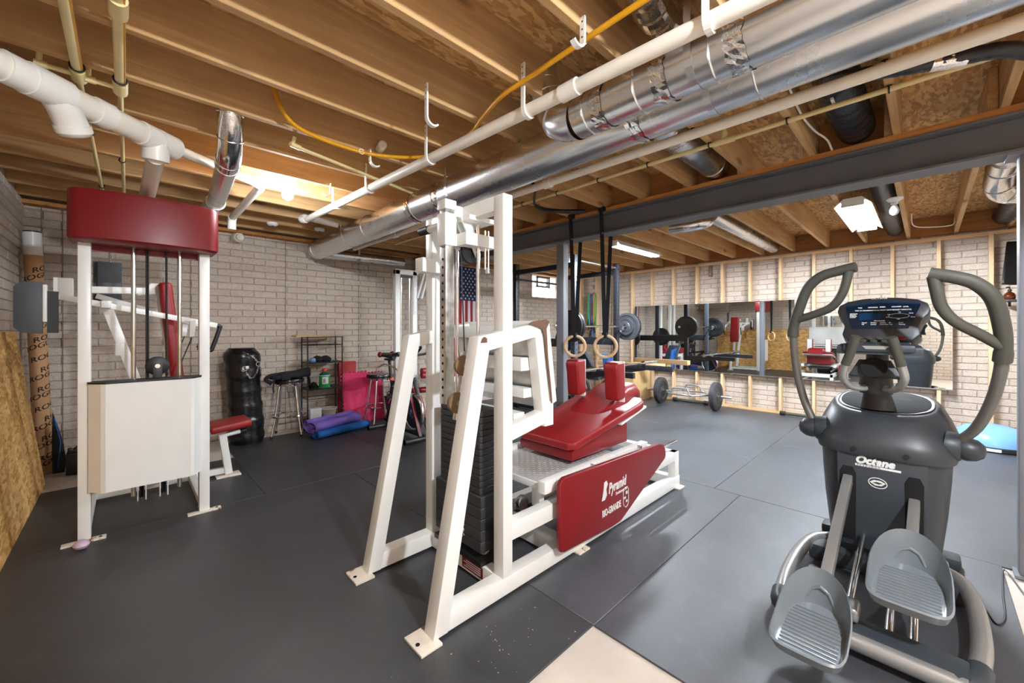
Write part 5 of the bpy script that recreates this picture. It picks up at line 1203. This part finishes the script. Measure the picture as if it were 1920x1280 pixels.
# ================================================================ POWER RACK
RX0, RX1, RY0, RY1 = 4.68, 5.81, 3.55, 4.75
RK = thing('power_rack', 'black steel power rack with drilled uprights near the back corner', 'power rack', ((RX0+RX1)/2,(RY0+RY1)/2,0))
hm = MB().disc((0,0,0), .0095, .002, (0,1,0), 10).mesh('hole'); hm.materials.append(M_hole)
hx = MB().disc((0,0,0), .0095, .002, (1,0,0), 10).mesh('hole'); hx.materials.append(M_hole)
M_rackl = paint('rack_face', srgb(70,74,84), .4, 0, .1, 8)
O = Vector(WM[RK.name].translation)
for x in (RX0,RX1):
    for y in (RY0,RY1):
        u = MB().box(x-.038,y-.038,0,x+.038,y+.038,2.36).build('upright', M_blackm if (x,y) != (RX0,RY0) else M_rackl, RK, bevel=.004)
        MB().box(x-.04,y-.04,2.355,x+.04,y+.04,2.37).build('cap', M_black, u)
        for k in range(28):
            z = .25+.075*k; mesh_obj('hole', hm, u, tuple(Vector((x,y-.0385,z))-O)); mesh_obj('hole', hx, u, tuple(Vector((x-.0385,y,z))-O))
for x in (RX0,RX1):
    c = MB().box(x-.03,RY0,2.19,x+.03,RY1,2.265).build('side_beam', M_blackm, RK, bevel=.004)
    if x == RX1:
        for k in range(14): mesh_obj('hole', hx, c, tuple(Vector((x-.0305,RY0+.1+.075*k,2.228))-O))
    MB().box(x-.03,RY0,.02,x+.03,RY1,.09).build('base_beam', M_blackm, RK, bevel=.004)
    n_ = MB().box(x-.03,RY0,1.03,x+.03,RY1,1.15).build('name_beam', M_blackm, RK, bevel=.004)
    for k in range(5): MB().prism([(0,0),(.02,0),(.075,.07),(.055,.07)], (x-.0312,RY1-.30-.16*k,1.055), (0,-1,0), (0,0,1), (.001,0,0)).build('slash_mark', M_rackl, n_)
MB().tube([(RX0,RY1,2.12),(RX1,RY1,2.12)], .018, 12).build('pull_up_bar', M_rackl, RK, smooth=True)
MB().tube([(RX0,RY0,2.30),(RX1,RY0,2.30)], .018, 12).build('pull_up_bar', M_steelb, RK, smooth=True)
MB().box(RX0,RY1-.03,.02,RX1,RY1+.03,.09).build('rear_beam', M_blackm, RK, bevel=.004)
for x in (RX0,RX1):
    s_ = MB().box(x-.03,RY0-.95,.66,x+.03,RY0-.02,.735).build('spotter_arm', M_blackm, RK, bevel=.004)
    for k in range(9): mesh_obj('hole', hx, s_, tuple(Vector((x-.0305,RY0-.14-.09*k,.70))-O))
    MB().prism([(RY0-.55,.66),(RY0-.04,.66),(RY0-.04,.56)], (x-.02,0,0), (0,1,0), (0,0,1), (.04,0,0)).build('arm_gusset', M_blackm, RK)
    MB().prism([(RY0-.04,1.27),(RY0-.13,1.27),(RY0-.13,1.33),(RY0-.115,1.33),(RY0-.115,1.295),(RY0-.04,1.295)], (x-.03,0,0), (0,1,0), (0,0,1), (.06,0,0)).build('j_cup', M_rackl, RK, bevel=.002)
for x, d in ((RX1,1),(RX0,-1)): MB().tube([(x+d*.03,RY1,1.09),(x+d*.36,RY1,1.10)], .024, 14).build('storage_peg', M_steelb, RK, smooth=True)
# plates and bars
def bumper(name, label, c, ax, r, th, group, mat=None, iron=False, hub=None, cat='weight plate'):
    t = thing(name, label, cat, c, group)
    if iron: prof = [(.026,-th/2),(.07,-th/2),(.075,-th*.25),(r*.8,-th*.25),(r*.84,-th/2),(r,-th*.45),(r,th*.45),(r*.84,th/2),(r*.8,th*.25),(.075,th*.25),(.07,th/2),(.026,th/2)]
    else: prof = [(.026,-th*.5),(.06,-th*.5),(.065,-th*.38),(r*.62,-th*.38),(r*.66,-th*.5),(r*.95,-th*.5),(r,-th*.4),(r,th*.4),(r*.95,th*.5),(r*.66,th*.5),(r*.62,th*.38),(.065,th*.38),(.06,th*.5),(.026,th*.5)]
    m = MB(); n = 40; R = rot_to(ax); cc = Vector(c); K = len(prof)
    vs = [R @ Vector((q*math.cos(2*math.pi*j/n), q*math.sin(2*math.pi*j/n), z)) + cc for q, z in prof for j in range(n)]
    fs = [(i*n+j, i*n+(j+1)%n, ((i+1)%K)*n+(j+1)%n, ((i+1)%K)*n+j) for i in range(K) for j in range(n)]
    m.add(vs, fs).build('disc', mat or M_black, t, smooth=True)
    MB().torus(c, .03, .006, ax, 20, 6).build('hub_ring', hub or M_steelb, t, smooth=True)
    return t
M_irong = paint('grey_iron', srgb(84,86,92), .4, .3, .12, 12)
by, bz = 3.46, 1.335
def barbell(label, a, b, sleeve=.42, mat=M_chrome):
    a, b = Vector(a), Vector(b); d = (b-a).normalized(); t = thing('barbell', label, 'barbell', tuple(a), 'olympic barbells')
    MB().tube([a+d*sleeve, b-d*sleeve], .014, 12).build('shaft', mat, t, smooth=True)
    for p, q in ((a, a+d*sleeve), (b-d*sleeve, b)):
        MB().tube([p, q], .025, 14).build('sleeve', mat, t, smooth=True)
    for p in (a+d*sleeve, b-d*sleeve): MB().tube([p-d*.015, p+d*.015], .036, 14).build('collar', mat, t, smooth=True)
barbell('chrome barbell racked in the power rack at head height', (4.13,by,bz), (6.37,by,bz))
for i, (x, r, th, im, lb) in enumerate(((4.50,.225,.05,False,'black bumper plate on the near end of the racked barbell'),(4.445,.225,.04,False,'outer black plate on the near end of the racked barbell'),
        (5.99,.225,.04,True,'large grey iron plate on the far end of the racked barbell'),(5.955,.14,.025,True,'small grey iron plate on the inner side of the far end'),(6.04,.225,.05,False,'outer plate on the far end of the racked barbell'))):
    bumper('weight_plate', lb, (x,by,bz), (1,0,0), r, th, 'plates on the racked barbell', M_irong if im else M_black, im, M_chrome)
M_green = paint('green_collar', srgb(40,190,70), .4, 0, .05, 8)
for x, lb, hb in ((5.98,'black bumper plate with a green collar on the rack peg facing the mirror',M_green),(4.46,'black bumper plate stored on the rack peg on the left side',M_steelb)):
    bumper('weight_plate', lb, (x,RY1,1.095), (1,0,0), .225, .06, 'bumper plates stored on rack pegs', M_black, False, hb)
barbell('black-collared barbell lying across the spotter arms', (4.02,3.05,.765), (6.2,3.05,.765), .42)
# trap bar
TB = thing('trap_bar', 'silver hexagonal trap bar loaded on the floor before the mirror', 'trap bar', (6.76,2.79,.225)); hz = .225
hexp = [(6.76,2.44,hz),(6.50,2.60,hz),(6.50,2.98,hz),(6.76,3.14,hz),(7.02,2.98,hz),(7.02,2.60,hz),(6.76,2.44,hz)]
MB().tube(hexp, .015, 10).build('hex_frame', M_silver, TB, smooth=True)
for x in (6.50,7.02): MB().tube(smoothpath([(x,2.60,hz),(x,2.645,hz+.02),(x,2.67,hz+.085),(x,2.70,hz+.1),(x,2.88,hz+.1),(x,2.91,hz+.085),(x,2.935,hz+.02),(x,2.98,hz)], 4), .0145, 10).build('handle', M_silver, TB, smooth=True)
for y0, y1 in ((2.44,2.10),(3.14,3.48)): MB().tube([(6.76,y0,hz),(6.76,y1,hz)], .024, 14).build('sleeve', M_chrome, TB, smooth=True)
bumper('weight_plate', 'black bumper plate on the near end of the trap bar', (6.76,2.33,hz), (0,1,0), .225, .075, 'plates on the trap bar', M_iron)
bumper('weight_plate', 'black bumper plate on the far end of the trap bar', (6.76,3.24,hz), (0,1,0), .225, .075, 'plates on the trap bar', M_iron)
def dumbbar(label, a, b, r):
    a, b = Vector(a), Vector(b); d = (b-a).normalized(); t = thing('foam_roller', label, 'roller', tuple(a), 'rollers by the stud wall')
    MB().tube([a,b], r*.75, 12).build('shaft', M_grip, t, smooth=True)
    for p in (a,b): MB().tube([p-d*.02,p+d*.05], r, 12).build('end_cap', M_black, t, smooth=True)
dumbbar('short black roller on the floor behind the trap bar', (7.09,3.15,.036), (7.10,2.62,.036), .035)
dumbbar('black rod on the floor under the mirror, left of the elliptical', (7.12,1.52,.03), (7.12,.9,.03), .03)
# bench
BN = thing('weight_bench', 'black adjustable bench set at an incline inside the rack', 'bench', (5.3,3.95,0))
MB().obox((5.55,3.98,.72), (.50,.26,.06), Matrix.Rotation(.85,3,'Y')).build('back_pad', M_grey2, BN, bevel=.015)
MB().obox((5.93-.02,3.98,.47), (.34,.26,.06), Matrix.Rotation(-.1,3,'Y')).build('seat_pad', M_grey2, BN, bevel=.015)
MB().bar((5.30,3.98,.04),(6.2,3.98,.36), .06, .06).build('spine', M_blackm, BN, bevel=.004)
MB().bar((5.5,3.98,.60),(5.72,3.98,.20), .04, .05).build('support', M_chrome, BN, bevel=.003)
for x in (5.30,6.2): MB().box(x-.03,3.74,0,x+.03,4.22,.05).build('foot', M_blackm, BN, bevel=.006)
MB().box(6.17,3.95,.04,6.23,4.01,.42).build('front_post', M_blackm, BN, bevel=.004)
t = thing('blue_towel', 'bright blue towel draped beside the bench in the rack', 'towel', (5.8,3.75,.7))
m = MB(); rows = []
for k in range(7):
    z = .46+.07*k; rows.append([Vector((5.86+.28*i/8-.10*(k/6), 3.80-.012*math.sin(i*1.7)-.02*(k/6), z-.05*(i/8)*(k/6))) for i in range(9)] + [Vector((5.86+.28*i/8-.10*(k/6), 3.812-.012*math.sin(i*1.7)-.02*(k/6), z-.05*(i/8)*(k/6))) for i in range(8,-1,-1)])
m.loft(rows).build('cloth', M_bluem, t, smooth=True); MB().box(5.86,3.785,.455,6.14,3.80,.47).build('hem', M_bluem, t)
# plywood box and beam
PB = thing('plyo_box', 'pale plywood jump box against the stud wall beside the rack', 'box', (6.75,3.85,0))
MB().box(6.45,3.60,0,7.08,4.30,.58).build('carcass', M_ply, PB, bevel=.003); MB().box(6.44,3.59,.58,7.09,4.31,.60).build('lid', M_ply, PB, bevel=.002)
for y in (3.6,4.28): MB().box(6.447,y,.0,6.45,y+.02,.58).build('edge_joint', M_stud, PB)
t = thing('timber_beam', 'long pale timber lying on the plywood box', 'timber', (6.7,3.8,.6)); MB().box(6.60,3.15,.602,6.74,4.45,.69).build('timber_body', M_plate, t, bevel=.003); MB().box(6.6,3.148,.604,6.74,3.151,.688).build('sawn_end', M_ply, t)
# resistance bands
BD_ = thing('resistance_bands', 'bunch of coloured resistance bands hanging from a stud', 'exercise bands', (7.17,4.9,2.03))
MB().tube([(7.20,4.93,2.03),(7.10,4.93,2.045)], .007, 8).build('hook', M_steelb, BD_)
cols = [('band_green',(40,150,70)),('band_yellow',(224,190,40)),('band_red',(196,48,40)),('band_blue',(36,96,180)),('band_black',(30,30,34)),('band_orange',(224,110,40)),('band_teal',(40,160,150)),('band_green2',(70,170,60))]
for i, (nm, c_) in enumerate(cols):
    y = 4.86+.026*i; lo = 1.32+.1*((i*37)%5)/2-.05*i%.13; mm = paint(nm, srgb(*c_), .5, 0, .08, 9)
    x = 7.13+.003*(i%3)
    bd = MB().tube(smoothpath([(x,y-.006,lo+.06),(x,y-.02,1.7),(x,y-.012,1.98),(x,y,2.04),(x,y+.012,1.98),(x,y+.018,1.65),(x,y+.01,lo)], 6), .0085, 8).build('band', mm, BD_, smooth=True)
    MB().tube([(x,y-.006,lo+.07),(x,y-.006,lo-.05)], .014, 8).build('grip', M_black if i % 2 else mm, bd, smooth=True)
    MB().tube([(x,y+.01,lo+.01),(x,y+.012,lo-.11)], .014, 8).build('grip', M_black, bd, smooth=True)
MB().tube([(7.14,4.93,1.35),(7.14,4.94,.95)], .022, 8, True, .5).build('strap', M_bluem, BD_)
# gymnastic rings
def ring_set(y, z, label):
    t = thing('gymnastic_ring', label, 'gymnastic ring', (BEAMX,y,z), 'wooden rings on black straps'); x = BEAMX-.02
    MB().torus((x,y,z), .104, .0155, (.78,.62,.0), 44, 12).build('ring', M_beech, t, smooth=True)
    zt = z+.104
    for xa, s in ((BEAMX-.092,-1),(BEAMX+.092,1)):
        a, b_ = Vector((x+s*.012,y,zt-.01)), Vector((xa,y,2.445)); w_ = Vector((.55,-.83,0)).normalized()*.019; n_ = Vector((.83,.55,0)).normalized()*.0012
        MB().loft([[p+w_+n_,p-w_+n_,p-w_-n_,p+w_-n_] for p in (a, a+(b_-a)*.5, b_)]).build('strap', M_fabric, t)
    MB().box(BEAMX-.095,y-.019,2.466,BEAMX+.095,y+.019,2.470).build('strap_loop', M_fabric, t)
    MB().obox((BEAMX-.02,y+.004,zt+.005), (.045,.05,.055)).build('strap_wrap', M_fabric, t, bevel=.006)
    MB().obox((BEAMX-.095,y-.01,2.455), (.05,.06,.04)).build('cam_buckle', M_black, t, bevel=.006)
ring_set(2.555, 1.118, 'left wooden gymnastic ring hanging beside the steel column'); ring_set(2.185, 1.125, 'right wooden gymnastic ring hanging over the leg press')
# right corner: balance dome, television, shelf
t = thing('balance_dome', 'blue half-ball balance trainer on the floor at the right', 'balance trainer', (6.85,-.50,0))
MB().lathe([(.30,0),(.325,.012),(.325,.04),(.30,.055)], 40, (6.85,-.50,0)).build('platform', M_black, t, smooth=True)
MB().lathe([(.305,.05),(.30,.10),(.27,.16),(.20,.215),(.10,.245),(.001,.252)], 40, (6.85,-.50,0)).build('dome', paint('dome_blue', srgb(120,170,226), .3, 0, .04, 4), t, smooth=True)
a0 = math.pi+.12
rows = [[Vector((6.85+r*math.cos(a), -.50+r*math.sin(a), z)) for a in [a0-.42*i/6 for i in range(7)]] for r, z in ((.3265,.012),(.3265,.042),(.3255,.042),(.3255,.012))]
MB().loft(rows, False).build('sticker', M_lettw, t)
t = thing('television', 'black wall television on a bracket at the right edge', 'television', (7.05,-.8,1.98))
TVR = Matrix.Rotation(.32,3,'Y') @ Matrix.Rotation(.10,3,'X')
MB().obox((6.98,-1.02,1.985), (.05,.86,.50), TVR).build('panel', M_tv, t, bevel=.008); MB().obox((6.952,-1.02,1.976), (.004,.83,.47), TVR).build('screen_glass', M_tv, t)
MB().bar((7.01,-1.02,1.99),(7.20,-1.02,2.0), .08, .12).build('bracket', M_blackm, t)
t = thing('wall_shelf', 'narrow black wall shelf below the television', 'shelf', (7.15,-.85,1.60)); MB().box(7.05,-1.15,1.600,7.20,-.575,1.626).build('board', M_black, t, bevel=.003)
for y in (-.66,-1.06): MB().box(7.17,y,1.55,7.20,y+.02,1.60).build('bracket', M_black, t)
t = thing('soap_bottle', 'amber pump bottle standing on the black wall shelf', 'bottle', (7.12,-.645,1.626))
M_amber, nt, b = base('amber_glass'); b.inputs['Base Color'].default_value = srgb(92,40,10); b.inputs['Roughness'].default_value = .08; b.inputs['Transmission Weight'].default_value = .35
MB().lathe([(.035,0),(.045,.012),(.046,.04),(.035,.07),(.014,.088),(.014,.10)], 22, (7.12,-.645,1.626)).build('bottle_body', M_amber, t, smooth=True)
MB().lathe([(.016,0),(.016,.018),(.006,.02),(.005,.04)], 14, (7.12,-.645,1.722)).build('pump', M_black, t, smooth=True)
MB().tube([(7.12,-.645,1.762),(7.095,-.625,1.764),(7.085,-.618,1.758)], .006, 8).build('nozzle', M_black, t)
t = thing('wall_plate', 'small grey metal plate high on the wall between two studs', 'plate', (7.3,2.6,2.3)); MB().box(7.29,2.575,2.20,7.318,2.635,2.44).build('plate', M_seam, t); MB().disc((7.288,2.605,2.25), .006, .004, (1,0,0), 10).build('screw', M_steelb, t)

# crumbs on the mat in front of the leg press
m = MB(); rnd = random.Random(3)
for k in range(34):
    x = 1.12+rnd.gauss(0,.13); y = 1.22+rnd.gauss(0,.09); a = rnd.random()*6; r = rnd.uniform(.0015,.0045)
    if x < 1.45 and y > 1.04: m.prism([(r*math.cos(a),r*math.sin(a)),(r*math.cos(a+2),r*math.sin(a+2)),(r*.7*math.cos(a+4),r*.7*math.sin(a+4))], (x,y,.0002), (1,0,0), (0,1,0), (0,0,.0012))
tag(m.build('foam_crumbs', M_beech), 'pale crumbs scattered on the mat before the leg press', 'crumbs', kind='stuff')
